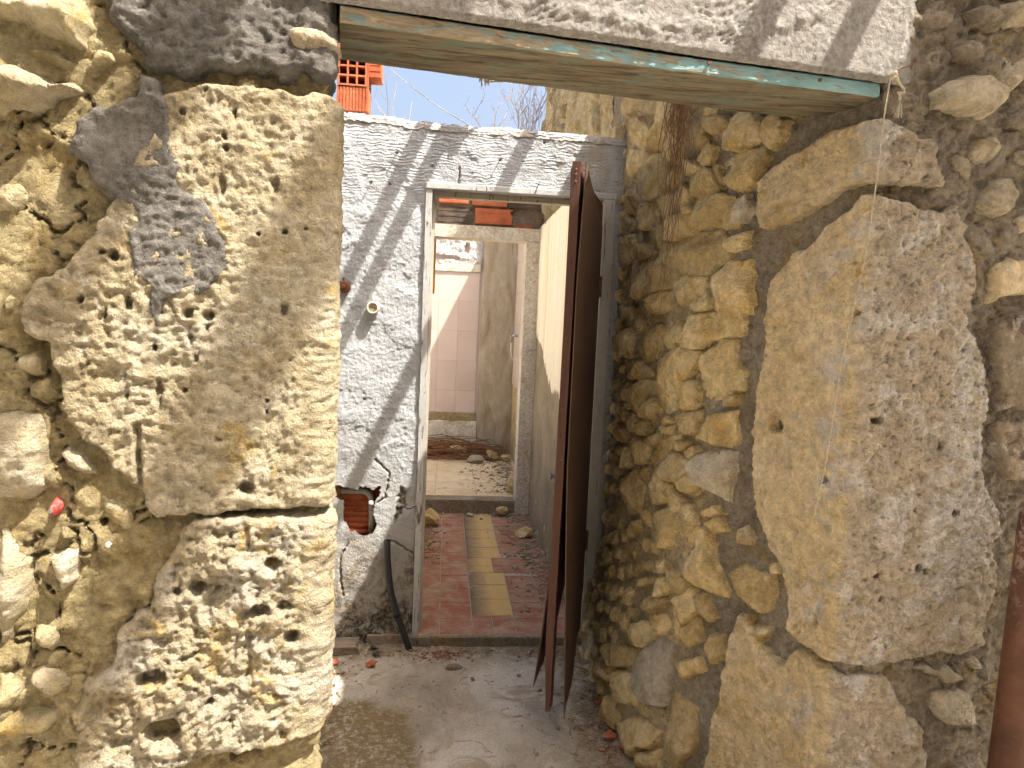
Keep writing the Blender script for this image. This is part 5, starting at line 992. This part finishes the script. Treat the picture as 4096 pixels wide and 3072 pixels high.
# black hose leaning out of the ground
P_ = [(-.222, 2.963, .485), (-.219, 2.962, .42), (-.211, 2.960, .335), (-.20, 2.958, .26), (-.181, 2.955, .195), (-.16, 2.952, .135), (-.137, 2.950, .075), (-.112, 2.947, .005), (-.10, 2.945, -.03)]
pts = []
for a, b in zip(P_[:-1], P_[1:]):
    for k in range(4): pts.append(Vector(a).lerp(Vector(b), k / 4))
pts.append(Vector(P_[-1]))
mb = MB(); mb.tube(pts, .0145, 16, cap=False); mb.tube([pts[0] + Vector((0, 0, .0005)), pts[4]], .0118, 16, cap=False)
n0 = 16; mb.add(*(lambda a, b: ([*a, *b], [(i, (i + 1) % 16, 16 + (i + 1) % 16, 16 + i) for i in range(16)]))(mb.V[:16], mb.V[len(pts) * 16:len(pts) * 16 + 16]))
hz = mb.build('black_hose', plain_mat('black_polyethylene', (.018, .020, .022, 1), .42, .15, 60, .0008, 0, .45, (.03, .032, .034, 1)), None, True, at=(-.11, 2.947, 0)); tag(hz, 'black plastic pipe rising from the floor against the white wall', 'pipe')
mb = MB(); mb.tube([pts[18] - Vector((.002, .001, .004)), pts[19]], .0156, 16); mb.build('clip', darkm, hz, True, at=(0, 0, 0)).matrix_parent_inverse = Matrix.Translation((.11, -2.947, 0))
# old plank on the floor
t = NT('weathered_plank'); p = t.pos(False, (2, 14, 14)); col = t.ramp(t.noise(p, 7, 5, .7, .6), [(.3, (.13, .10, .07)), (.55, (.28, .23, .17)), (.75, (.40, .35, .28))]); M['plank'] = t.done(col, t.bump(t.noise(p, 22, 5, .7), .006, .9))
def plank(name, L, w, h, n=24, seed=0):
    mb = MB(); V_ = []; F_ = []; rr_ = random.Random(seed)
    for i in range(n + 1):
        x = -L / 2 + L * i / n; a = np.array([[x]]); e = [.004 * float(fbm(a, a * 0 + k, 14, 4, seed + k)[0, 0]) for k in range(6)]
        for k, (y, z) in enumerate(((-w / 2, 0), (w / 2, 0), (w / 2, h), (w * .1, h * 1.02), (-w * .25, h * .93), (-w / 2, h * .9))): V_.append((x + (rr_.uniform(-.012, .012) if i in (0, n) else 0), y + e[k], z + e[(k + 2) % 6] * .6))
    for i in range(n):
        for j in range(6): F_.append((i * 6 + j, (i + 1) * 6 + j, (i + 1) * 6 + (j + 1) % 6, i * 6 + (j + 1) % 6))
    F_ += [tuple(range(6)), tuple(range(n * 6, n * 6 + 6))[::-1]]; mb.add(V_, F_); return mb.build(name, M['plank'])
pk = plank('plank', .34, .085, .036, 26, 9); pk.location = (-.50, 2.925, .006); pk.rotation_euler = (.03, .0, .10); tag(pk, 'grey weathered plank lying on the floor at the foot of the white wall', 'plank')

# rope tied at the lintel end, hanging down the quoins
rope = empty('rope', (.963, 1.508, 2.03)); tag(rope, 'thin pale cord knotted at the lintel end hanging down the corner stones', 'rope')
M['cord'] = plain_mat('hemp_cord', (.40, .35, .26, 1), .9, .15, 80, .001, 0, .1, (.48, .43, .33, 1))
def cord(pts, r, twist=900):
    """two-ply twisted cord"""
    mb = MB(); D = []; 
    for a, b in zip(pts[:-1], pts[1:]):
        a, b = Vector(a), Vector(b); n_ = max(2, int((b - a).length / .0035))
        for k in range(n_): D.append(a.lerp(b, k / n_))
    D.append(Vector(pts[-1])); L = 0
    for ph in (0, math.pi):
        Q = []
        for i, q in enumerate(D): w = i * 1.0 + ph; Q.append(q + Vector((math.cos(w), math.sin(w), 0)) * r * .55)
        mb.tube(Q, r * .62, 5)
    return mb
RO = Vector((.963, 1.508, 2.03))
cp = [(.9595, 1.507, 2.028), (.9555, 1.506, 1.985), (.951, 1.505, 1.939), (.947, 1.502, 1.86), (.943, 1.500, 1.786), (.931, 1.499, 1.62), (.914, 1.497, 1.51), (.896, 1.494, 1.41), (.873, 1.488, 1.153), (.853, 1.484, 1.03), (.845, 1.482, .95)]
cord([Vector(q) - RO for q in cp[:6]], .0019).build('strand', M['cord'], rope, True); cord([Vector(q) - RO for q in cp[5:-1]], .0011).build('strand', M['cord'], rope, True)['label'] = 'thin lower strand lying on the stone'
mb = cord([Vector(q) - RO for q in [(.957, 1.505, 2.024), (.964, 1.498, 2.030), (.971, 1.505, 2.024), (.965, 1.512, 2.018), (.958, 1.506, 2.016), (.966, 1.499, 2.019), (.978, 1.503, 2.008), (.989, 1.506, 2.0), (.994, 1.507, 1.992), (.987, 1.500, 1.986), (.981, 1.507, 1.990), (.988, 1.512, 1.984), (.986, 1.507, 1.972)]], .0034); mb.build('knot', M['cord'], rope, True)
mb = MB()
for k in range(16): a = rg.uniform(-1, 1); b = rg.uniform(-1, 1); mb.tube([Vector((.023, -.001, -.058)), Vector((.023 + a * .003, -.001 + b * .003, -.068)), Vector((.022 + a * .008, -.001 + b * .006, -.085 - rg.uniform(0, .012)))], .0007, 3)
mb.build('frayed_end', M['cord'], rope)
mb = cord([(.0, .0, .0), (.02, .0, .012), (.045, -.002, .02), (.052, -.002, .028), (.046, -.002, .034)], .0022); o = mb.build('rusted_loop', rust, rope, True)

# dried roots hanging on the rubble
M['root'] = plain_mat('dry_root', (.17, .095, .05, 1), .9, .25, 60, .001, 0, .1, (.26, .16, .085, 1))
rt = MB(); rr_ = random.Random(21)
def wpt(u, v, h): return pathR.at(np.array([u]), np.array([h]), np.array([v]))[0]
u_c = .86
for k in range(46):
    u0 = u_c + rr_.gauss(.02, .05); v0 = rr_.uniform(2.12, 2.28); ln = rr_.choice([.15, .2, .25, .3, .3, .5, .75]) * rr_.uniform(.6, 1.1); n_ = 10; pts = []; du = rr_.gauss(-.02, .02); 
    for i in range(n_):
        f = i / (n_ - 1); pts.append(wpt(u0 + du * f + .014 * math.sin(f * 7 + k) + rr_.gauss(0, .007) - .03 * f, v0 - ln * f, .055 + .014 * rr_.random() - .012 * f))
    rt.tube(pts, [.0018 * (1 - .7 * i / n_) for i in range(n_)], 4, cap=False)
ro = rt.build('dried_roots', M['root'], None, False, at=tuple(wpt(u_c, 2.2, .05))); tag(ro, 'hank of dry brown roots hanging down the rubble wall', 'roots')

# ================================================================== on top of and behind the white wall
hb = empty('hollow_brick_stack', (-.42, 3.02, 2.285)); tag(hb, 'stack of red hollow terracotta blocks on top of the white wall', 'bricks')
b1 = MB(); b1.box(-.065, .065, 0, .11, 0, .098, .002)
for k in range(10): b1.box(-.064 + k * .0132, -.064 + k * .0132 + .008, -.0022, -.0001, .001, .097)
b1.build('brick', M['terracotta'], hb).location = (0, .005, .006)
o = hollow_brick('brick', .118, .158, .16, 3, 4, 'terracotta', hb); o.location = (-.002, 0, .1065)
o = hollow_brick('brick', .118, .158, .12, 3, 4, 'terracotta', hb); o.location = (.0, .0, .267)
b2 = MB(); b2.box(0, .05, 0, .09, 0, .30, .002)
for k in range(12): b2.box(.0005, .0495, -.0018, -.0001, .004 + k * .0245, .018 + k * .0245)
o = b2.build('brick', M['terracotta'], hb); o.location = (.058, .07, .165); 
M['drywood'] = plain_mat('bleached_stick', (.34, .29, .22, 1), .9, .2, 40, .002, 0, .1, (.44, .39, .32, 1)); M['twig'] = plain_mat('dry_twig', (.30, .22, .16, 1), .9, .2, 40, .0, 0, .1, (.40, .30, .22, 1))
def shrub(name, base, h, nst, spread, seed, label, seeds=True):
    mb = MB(); r_ = random.Random(seed); pods = MB()
    def grow(p, d, L, rad, dep):
        n_ = 5; pts = [p]; q = Vector(p); dd = Vector(d)
        for i in range(n_):
            dd = (dd + Vector((r_.gauss(0, .13), r_.gauss(0, .13), r_.gauss(.03, .08)))).normalized(); q = q + dd * L / n_; pts.append(q.copy())
            if dep < 2 and i > 0 and r_.random() < .75: grow(q.copy(), (dd + Vector((r_.gauss(0, .55), r_.gauss(0, .55), r_.uniform(0, .4)))).normalized(), L * r_.uniform(.3, .55), rad * .6, dep + 1)
        mb.tube(pts, [rad * (1 - .6 * i / n_) for i in range(n_ + 1)], 4, cap=False)
        if dep >= 1 and seeds: pods.lathe([(0, -.004), (.0045, 0), (0, .006)], tuple(dd), tuple(q), 5)
    for k in range(nst):
        a = r_.uniform(0, 6.283); grow(Vector((r_.gauss(0, spread), r_.gauss(0, spread), 0)), Vector((math.cos(a) * .22, math.sin(a) * .22, 1)).normalized(), h * r_.uniform(.6, 1.1), .0032, 0)
    e = empty(name, base); tag(e, label, 'shrub'); mb.build('stems', M['twig'], e); 
    if seeds: tag(pods.build('seed_heads', M['twig'], e), kind='stuff')
    return e
shrub('dry_shrub', (.50, 4.75, 2.50), .60, 15, .05, 4, 'dense bare dry shrub against the sky beside the far rubble wall')
shrub('dry_weed', (.24, 4.6, 2.52), .30, 3, .05, 8, 'sparse dry weed with seed heads above the white wall')
shrub('dry_weed', (-.36, 4.9, 2.55), .62, 3, .02, 15, 'thin dry stalks beside the hollow brick stack')
wr = MB(); A, B = Vector((-.33, 3.2, 2.545)), Vector((.25, 6.2, 3.05))
A = Vector((-.52, 4.2, 2.98)); B = Vector((.33, 4.6, 2.60)); pts = [A.lerp(B, k / 24) + Vector((0, 0, -.05 * math.sin(math.pi * k / 24))) for k in range(25)]
wr.tube(pts, .0022, 5); wr.tube([q + Vector((.002, .0, .004 * math.sin(i * .9))) for i, q in enumerate(pts)], .0016, 4); w_ = wr.build('overhead_wire', plain_mat('grey_wire', (.28, .28, .29, 1), .6, .1), None, True, at=tuple(A)); tag(w_, 'thin slack wire crossing the sky behind the white wall', 'wire')
# rotten rafter end and stick hanging in the sky gap
st = MB(); r_ = random.Random(31)
for k in range(26):
    x = .10 + r_.uniform(0, .045); L = r_.uniform(.03, .09) * (1.5 - (x - .10) / .045); st.tube([(x, 2.9 + r_.uniform(0, .05), 2.58), (x + r_.gauss(0, .003), 2.9 + r_.uniform(0, .05), 2.46), (x + r_.gauss(.004, .004), 2.9 + r_.uniform(0, .05), 2.435 - L * .5)], [.006, .005, .0012], 4)
st.box(.098, .148, 2.90, 2.95, 2.44, 3.0)
s_ = st.build('rotten_rafter_end', M['plank'], None, False, at=(.12, 2.92, 2.6)); tag(s_, 'splintered rotten timber end hanging just below the lintel in the sky gap', 'timber')
s2 = MB().tube([(.122, 2.92, 2.412), (.16, 2.93, 2.424), (.20, 2.95, 2.434), (.25, 2.97, 2.455), (.30, 3.0, 2.478)], [.004, .006, .0065, .007, .007], 7).build('hanging_stick', M['drywood'], None, True, at=(.2, 2.95, 2.43)); tag(s2, 'pale stick caught beside the rotten timber end', 'stick')

# ================================================================== rusty post at the right edge
po = empty('rusty_post', (1.40, 1.48, 0)); tag(po, 'rusty brown steel post standing in front of the right stones', 'post')
t = NT('rusty_paint'); p = t.pos(False); col = t.ramp(t.noise(p, 8, 5, .65, .4), [(.3, (.075, .032, .020)), (.55, (.135, .06, .036)), (.75, (.20, .10, .06))]); whit = t.math('MULTIPLY', t.mr(t.sep(p, 2), .75, .95), t.mr(t.noise(p, 45, 5, .75), .48, .58)); col = t.mix(t.math('MULTIPLY', whit, .6), col, (.42, .36, .32, 1))
col = t.mix(t.mr(t.noise(p, 70, 6, .7), .66, .72), col, (.30, .17, .10, 1)); t.b.inputs['Metallic'].default_value = .2; t.b.inputs['Specular IOR Level'].default_value = .4
M['rustpost'] = t.done(col, t.bump(t.noise(p, 80, 5, .75), .003, .8), .6)
mb = MB(); mb.lathe([(0, 1.048), (.040, 1.048), (.0445, 1.045), (.046, 1.038), (.046, -.03)], (.012, -.004, 1), (0, 0, 0), 28); mb.build('tube', M['rustpost'], po, True)

# ================================================================== loose stones, tile chips and gravel
def pebble_mesh(seed, n=1, jag=.25):
    import bmesh
    bm = bmesh.new(); bmesh.ops.create_icosphere(bm, subdivisions=2, radius=1.0); r_ = random.Random(seed)
    dirs = [Vector((r_.gauss(0, 1), r_.gauss(0, 1), r_.gauss(0, 1))).normalized() for _ in range(9)]; cut = [r_.uniform(.55, .95) for _ in dirs]
    for v in bm.verts:
        d = v.co.normalized(); k = 1.0
        for q, c_ in zip(dirs, cut):
            dt = d.dot(q)
            if dt > .05: k = min(k, c_ / dt)
        v.co = d * k * (1 + r_.gauss(0, .03))
    me = bpy.data.meshes.new('pebble'); bm.to_mesh(me); bm.free(); return me
PM = [pebble_mesh(40 + i) for i in range(8)]
def pebble(name, loc, size, mat, label, cat='stone', i=0, rot=None, sc=(1, 1, .7), group=None):
    me = PM[i % 8].copy(); me.materials.clear(); me.materials.append(mat); o = bpy.data.objects.new(name, me); o.location = loc; o.scale = (size * sc[0], size * sc[1], size * sc[2]); o.rotation_euler = rot or (0, 0, i * 1.3); link(o); return tag(o, label, cat, group)
pebble('stone', (-.075, 4.62, .11), .085, M['rubble'], 'wedge shaped stone on the tiles at the left door jamb', i=1, sc=(1.1, 1, .8))
pebble('stone', (.45, 4.90, .092), .052, M['rubble'], 'rounded stone at the foot of the far step', i=2)
pebble('stone', (.555, 4.40, .086), .062, M['rubble'], 'ochre stone on the tiles near the cream wall', i=3)
pebble('stone', (.22, 4.88, .064), .036, M['pale'], 'flat pale stone lying before the middle of the step', i=4, sc=(1.3, .8, .4))
pebble('stone', (.565, 5.19, .225), .085, M['rubble'], 'upright stone leaning on the far white pillar foot', i=5, sc=(.75, .8, 1.2))
pebble('stone', (.47, 6.42, .20), .085, M['rubble'], 'largest ochre stone beside the twig heap in the far room', i=6)
pebble('stone', (.31, 6.30, .19), .085, M['pale'], 'greyish stone left of the largest one in the far room', i=7, sc=(1.2, .9, .6))
pebble('stone', (.14, 6.55, .20), .11, M['rubble'], 'broad stone half buried in the twig heap', i=0, sc=(1.3, .9, .7))
pebble('stone', (.60, 6.45, .17), .06, M['rubble'], 'small stone against the stained render in the far room', i=2)
pebble('stone', (-.06, 4.22, .066), .022, M['rubble'], 'little brown stone on the red tiles near the left jamb', i=3)
TC = M['terracotta']
pebble('plaster_chip', (-.245, 2.885, .02), .030, M['white'], 'white plaster chip standing beside the black pipe foot', 'plaster chip', 1, (.9, .3, .4), (.7, .35, 1))
pebble('plaster_chip', (-.262, 2.945, .018), .032, M['white'], 'white plaster flake against the wall foot left of the black pipe', 'plaster chip', 2, (.3, .5, 1.0), (1, .5, .35))
pebble('brick_chip', (-.262, 2.80, .014), .022, TC, 'reddish brick lump in front of the white plaster chips', 'brick chip', 3)
pebble('brick_chip', (-.41, 2.83, .010), .026, TC, 'flat orange brick flake near the old plank', 'brick chip', 4, None, (1.2, .8, .25))
pebble('stone', (.083, 2.79, .006), .032, M['cement_r'], 'flat grey pebble in the middle of the yard floor', i=5, sc=(1.3, .7, .3))
pebble('stone', (.155, 2.68, .008), .012, M['cement_r'], 'small brown pebble right of the flat grey one', i=6)
pebble('brick_chip', (.63, 2.49, .02), .018, TC, 'red brick chip behind the hanging door foot', 'brick chip', 7)
pebble('brick_chip', (.62, 2.27, .02), .026, TC, 'red tile shard by the rubble wall foot', 'brick chip', 1, None, (1.2, .9, .3))
pebble('brick_chip', (.67, 2.20, .02), .028, TC, 'larger red tile shard touching the rubble wall foot', 'brick chip', 2, None, (1.3, .9, .35))
pebble('slate_chip', (-.435, 2.43, .012), .045, M['cement'], 'grey flat shard at the left edge of the yard floor', 'stone chip', 3, None, (1.3, 1, .15))
# gravel: too much to count
def gravel(name, spots, mat, label, cat, seed):
    r_ = random.Random(seed); V_ = []; F_ = []
    base = [np.array([v.co for v in bpy.data.meshes[m_.name].vertices]) for m_ in PM]; bm_f = [[tuple(p.vertices) for p in m_.polygons] for m_ in PM]
    import bmesh
    lows = []
    for i in range(6):
        bm = bmesh.new(); bmesh.ops.create_icosphere(bm, subdivisions=1, radius=1.0); rr = random.Random(i)
        for v in bm.verts: v.co *= rr.uniform(.6, 1.1)
        lows.append((np.array([v.co[:] for v in bm.verts]), [[v.index for v in f.verts] for f in bm.faces])); bm.free()
    for (x, y, z, s_) in spots:
        v, f = lows[r_.randrange(6)]; a = r_.uniform(0, 6.28); c_, s2_ = math.cos(a), math.sin(a); R = np.array([[c_, -s2_, 0], [s2_, c_, 0], [0, 0, 1]])
        w = (v * np.array([s_ * r_.uniform(.8, 1.4), s_, s_ * r_.uniform(.35, .8)])) @ R.T + np.array([x, y, z]); b = len(V_); V_ += w.tolist(); F_ += [[i + b for i in q] for q in f]
    o = mesh_obj(name, V_, F_, mat, None, False); return tag(o, label, cat, kind='stuff')
r_ = random.Random(77); sp1 = []; sp2 = []; sp3 = []
def put(lst, n_, fx, fy, z, smin, smax):
    for _ in range(n_): lst.append((fx(), fy(), z + r_.uniform(-.001, .003), smin * (smax / smin) ** (r_.random() ** 2.2)))
put(sp1, 900, lambda: min(.80, r_.gauss(.62, .12)), lambda: r_.uniform(1.9, 3.0), .004, .0016, .011)
put(sp1, 260, lambda: r_.uniform(-.1, .62), lambda: 2.955 - abs(r_.gauss(0, .05)), .006, .0018, .010)
put(sp1, 450, lambda: r_.uniform(-.5, .6), lambda: r_.uniform(1.8, 2.95), .002, .0012, .006)
put(sp1, 160, lambda: -.42 + abs(r_.gauss(0, .05)), lambda: r_.uniform(2.1, 2.9), .004, .002, .010)
put(sp1, 120, lambda: r_.gauss(-.22, .08), lambda: 2.95 - abs(r_.gauss(0, .05)), .004, .002, .010)
M['grit'] = cement_mat('mixed_grit', (.20, .15, .09), (.32, .255, .175), (.48, .42, .33), .5)
gravel('yard_gravel', sp1, M['grit'], 'grit and small rubble scattered on the yard floor', 'gravel', 1)
put(sp2, 150, lambda: r_.gauss(.02, .06), lambda: 2.93 - abs(r_.gauss(0, .05)), .004, .002, .011); put(sp2, 200, lambda: r_.gauss(.66, .06), lambda: r_.gauss(2.22, .12), .008, .002, .014); put(sp2, 90, lambda: -.44 + abs(r_.gauss(0, .04)), lambda: r_.uniform(2.3, 2.8), .004, .002, .012); put(sp2, 50, lambda: r_.uniform(.35, .6), lambda: r_.uniform(2.75, 2.95), .004, .002, .012)
gravel('brick_crumbs', sp2, M['terracotta_dirty'] if False else brick_mat('brick_crumb', (.15, .06, .04), (.24, .10, .065), (.33, .17, .11)), 'red brick crumbs strewn along the wall feet', 'gravel', 2)
put(sp3, 1100, lambda: .66 - abs(r_.gauss(0, .11)), lambda: r_.uniform(3.2, 4.95), .056, .003, .020); put(sp3, 380, lambda: -.12 + abs(r_.gauss(0, .07)), lambda: r_.uniform(3.9, 4.7), .056, .003, .014); put(sp3, 260, lambda: r_.uniform(-.1, .6), lambda: 4.95 - abs(r_.gauss(0, .05)), .056, .002, .013); put(sp3, 160, lambda: r_.uniform(-.1, .6), lambda: r_.uniform(3.05, 4.9), .054, .001, .005)
put(sp3, 700, lambda: .64 - abs(r_.gauss(0, .16)), lambda: r_.uniform(5.15, 6.6), .152, .004, .022)
gravel('corridor_rubble', sp3, M['grit'], 'plaster crumbs and grit along the corridor walls', 'gravel', 3)
# heap of dry twigs and rods in the far room
hp = MB(); r_ = random.Random(88)
for k in range(210):
    x = r_.gauss(.05, .28); y = 6.55 + r_.gauss(0, .10); z = .16 + abs(r_.gauss(0, .06)); a = r_.gauss(0, .35); L = r_.uniform(.15, .5)
    if x > .55: continue
    hp.tube([(x - L * math.cos(a), y - L * math.sin(a) * .5, z), (x, y + r_.gauss(0, .02), z + r_.uniform(.0, .07)), (x + L * .8 * math.cos(a), y + L * .8 * math.sin(a) * .5, max(.155, z + r_.gauss(-.03, .03)))], [.003, .004, .002], 4)
V_ = np.array(hp.V); V_[:, 0] = np.minimum(V_[:, 0], .64); V_[:, 1] = np.minimum(V_[:, 1], 6.74); hp.V = V_.tolist()
h_ = hp.build('twig_heap', plain_mat('rust_brown_twigs', (.17, .085, .04, 1), .9, .25, 30, 0, 0, .1, (.25, .14, .07, 1)), None, False, at=(.05, 6.55, .15)); tag(h_, 'heap of dry brown twigs against the end wall of the far room', 'twigs', kind='stuff')
lt = MB(); r_ = random.Random(99)
for k in range(240):
    if k < 150: x, y, z = .64 - abs(r_.gauss(0, .08)), r_.uniform(2.0, 2.95), .012
    else: x, y, z = r_.uniform(-.45, .6), r_.uniform(2.0, 2.95), .008
    a = r_.uniform(0, 6.28); L = r_.uniform(.01, .06); lt.tube([(x, y, z), (x + L * .5 * math.cos(a), y + L * .5 * math.sin(a), z + .006 * r_.random()), (x + L * math.cos(a + .3), y + L * math.sin(a + .3), z)], .0011, 3, cap=False)
l_ = lt.build('dry_litter', M['root']); tag(l_, 'dry stalks and root litter on the yard floor', 'litter', kind='stuff')

# ================================================================== bare rafters casting the bars, then objects added to block or bounce light
rafm = plain_mat('old_rafter_wood', (.24, .19, .13, 1), .85, .2, 20, .003, 0, .2, (.34, .28, .20, 1))
for i, (x, lab) in enumerate([(.226, 'bare roof rafter overhead, leftmost'), (.326, 'bare roof rafter overhead, second from left'), (.672, 'bare roof rafter overhead, in the middle'), (1.056, 'bare roof rafter overhead, second from right'), (1.27, 'bare roof rafter overhead, rightmost')]):
    o = MB().box(-.0225, .0225, (1.25, 1.25, 1.75, -1.1, -1.1)[i], 3.5, 0, .05, .002).build('rafter', rafm); o.location = (x, 0, 2.975); tag(o, lab, 'rafter', 'bare rafters over the yard')
for y, lab in ((3.42, 'cross beam carrying the rafters over the corridor'), (-1.0, 'cross beam carrying the rafters over the alley')):
    o = MB().box(-.9, 1.6, -.04, .04, -.08, -.001, .003).build('cross_beam', rafm); o.location = (0, y, 2.975); tag(o, lab, 'beam')
for x in (-.85, 1.55):
    o = MB().box(-.04, .04, -.04, .04, 0, 2.93, .003).build('timber_prop', rafm); o.location = (x, -1.0, -.03); tag(o, 'upright timber prop under the alley cross beam, %s side' % ('left' if x < 0 else 'right'), 'post')
cn = empty('sunblocker', (2.6, 1.75, 4.0)); tag(cn, 'added unseen sheet canopy projecting over the alley above the right wall', 'sunblocker')  # unseen sheet added only to block the sun from the right wall
hm = plain_mat('grey_corrugated_sheet', (.42, .41, .39, 1), .6, .1, 10, .002)
mb = MB(); n_ = 60; V_ = []; F_ = []
for i in range(n_ + 1):
    x = 1.89 + 1.75 * i / n_; z = 4.0 + .018 * math.sin(i * 2.1)
    for k, (y, dz) in enumerate(((-.65, 0), (1.95, 0), (1.95, .004), (-.65, .004))): V_.append((x, y, z + dz))
for i in range(n_):
    for k in range(4): F_.append((i * 4 + k, i * 4 + (k + 1) % 4, i * 4 + 4 + (k + 1) % 4, i * 4 + 4 + k))
mb.add(V_, F_); o = mb.build('sheet', hm, None, False, at=(2.6, 1.75, 4.0)); o.parent = cn; o.location = (0, 0, 0)
for x in (1.95, 2.75, 3.55):
    o = MB().box(x - 2.6 - .02, x - 2.6 + .02, -2.38, .2, -.075, -.022, .003).build('bracket', rafm, cn)
uh = empty('upper_wall', (2.9, 2.1, 0)); tag(uh, 'plain rendered wall carrying the added canopy right of the stone wall', 'wall'); MB().box(-.78, 1.2, -.15, .15, 0, 4.3, .02).build('render', cement_mat('ochre_house_render', (.46, .40, .31), (.55, .49, .39), (.62, .56, .46), 1.0), uh)  # put in to hold the added sun-blocking sheet

ah = empty('sky_blocking_house', (0, -2.0, 0)); tag(ah, 'added unseen house front cutting sky light on the stone wall', 'added building')  # added behind the camera to dim the sky light on the front wall
MB().box(-.9, 6, -4, 0, -.03, 5.6, .02).build('wall', cement_mat('tan_house_render', (.34, .29, .22), (.42, .36, .28), (.48, .42, .34), 1.0), ah)
MB().box(-1.0, 6.1, -4.1, .12, 5.6, 5.75, .02).build('roof', brick_mat('roof_tile', (.30, .13, .07), (.38, .18, .10), (.44, .24, .15)), ah)

lh_ = empty('reflector_house', (-2.3, -1, 0)); tag(lh_, 'added unseen white house side bouncing sunlight onto the right reveal', 'added building')  # added as a reflector: bounces warm sunlight into the reveal
MB().box(-4, 0, -3.2, 2.2, -.03, 4.2, .02).build('wall', cement_mat('bounce_whitewash', (.74, .67, .54), (.80, .73, .60), (.84, .78, .66), .8), lh_)
MB().box(-4.1, .1, -3.3, 2.3, 4.2, 4.32, .02).build('roof', bpy.data.materials['roof_tile'], lh_)

for x, w_, lab in ((1.514, .13, 'unseen pole added to cast a soft shade band, nearer the doorway'), (1.14, .10, 'unseen pole added to cast a soft shade band, further left')):  # added out of view to cast soft shade across the left wall
    o = MB().box(-w_ / 2, w_ / 2, -2.3, .75, -.05, .05, .01).build('shade_pole', rafm); o.location = (x, 0, 5.45); tag(o, lab, 'pole')
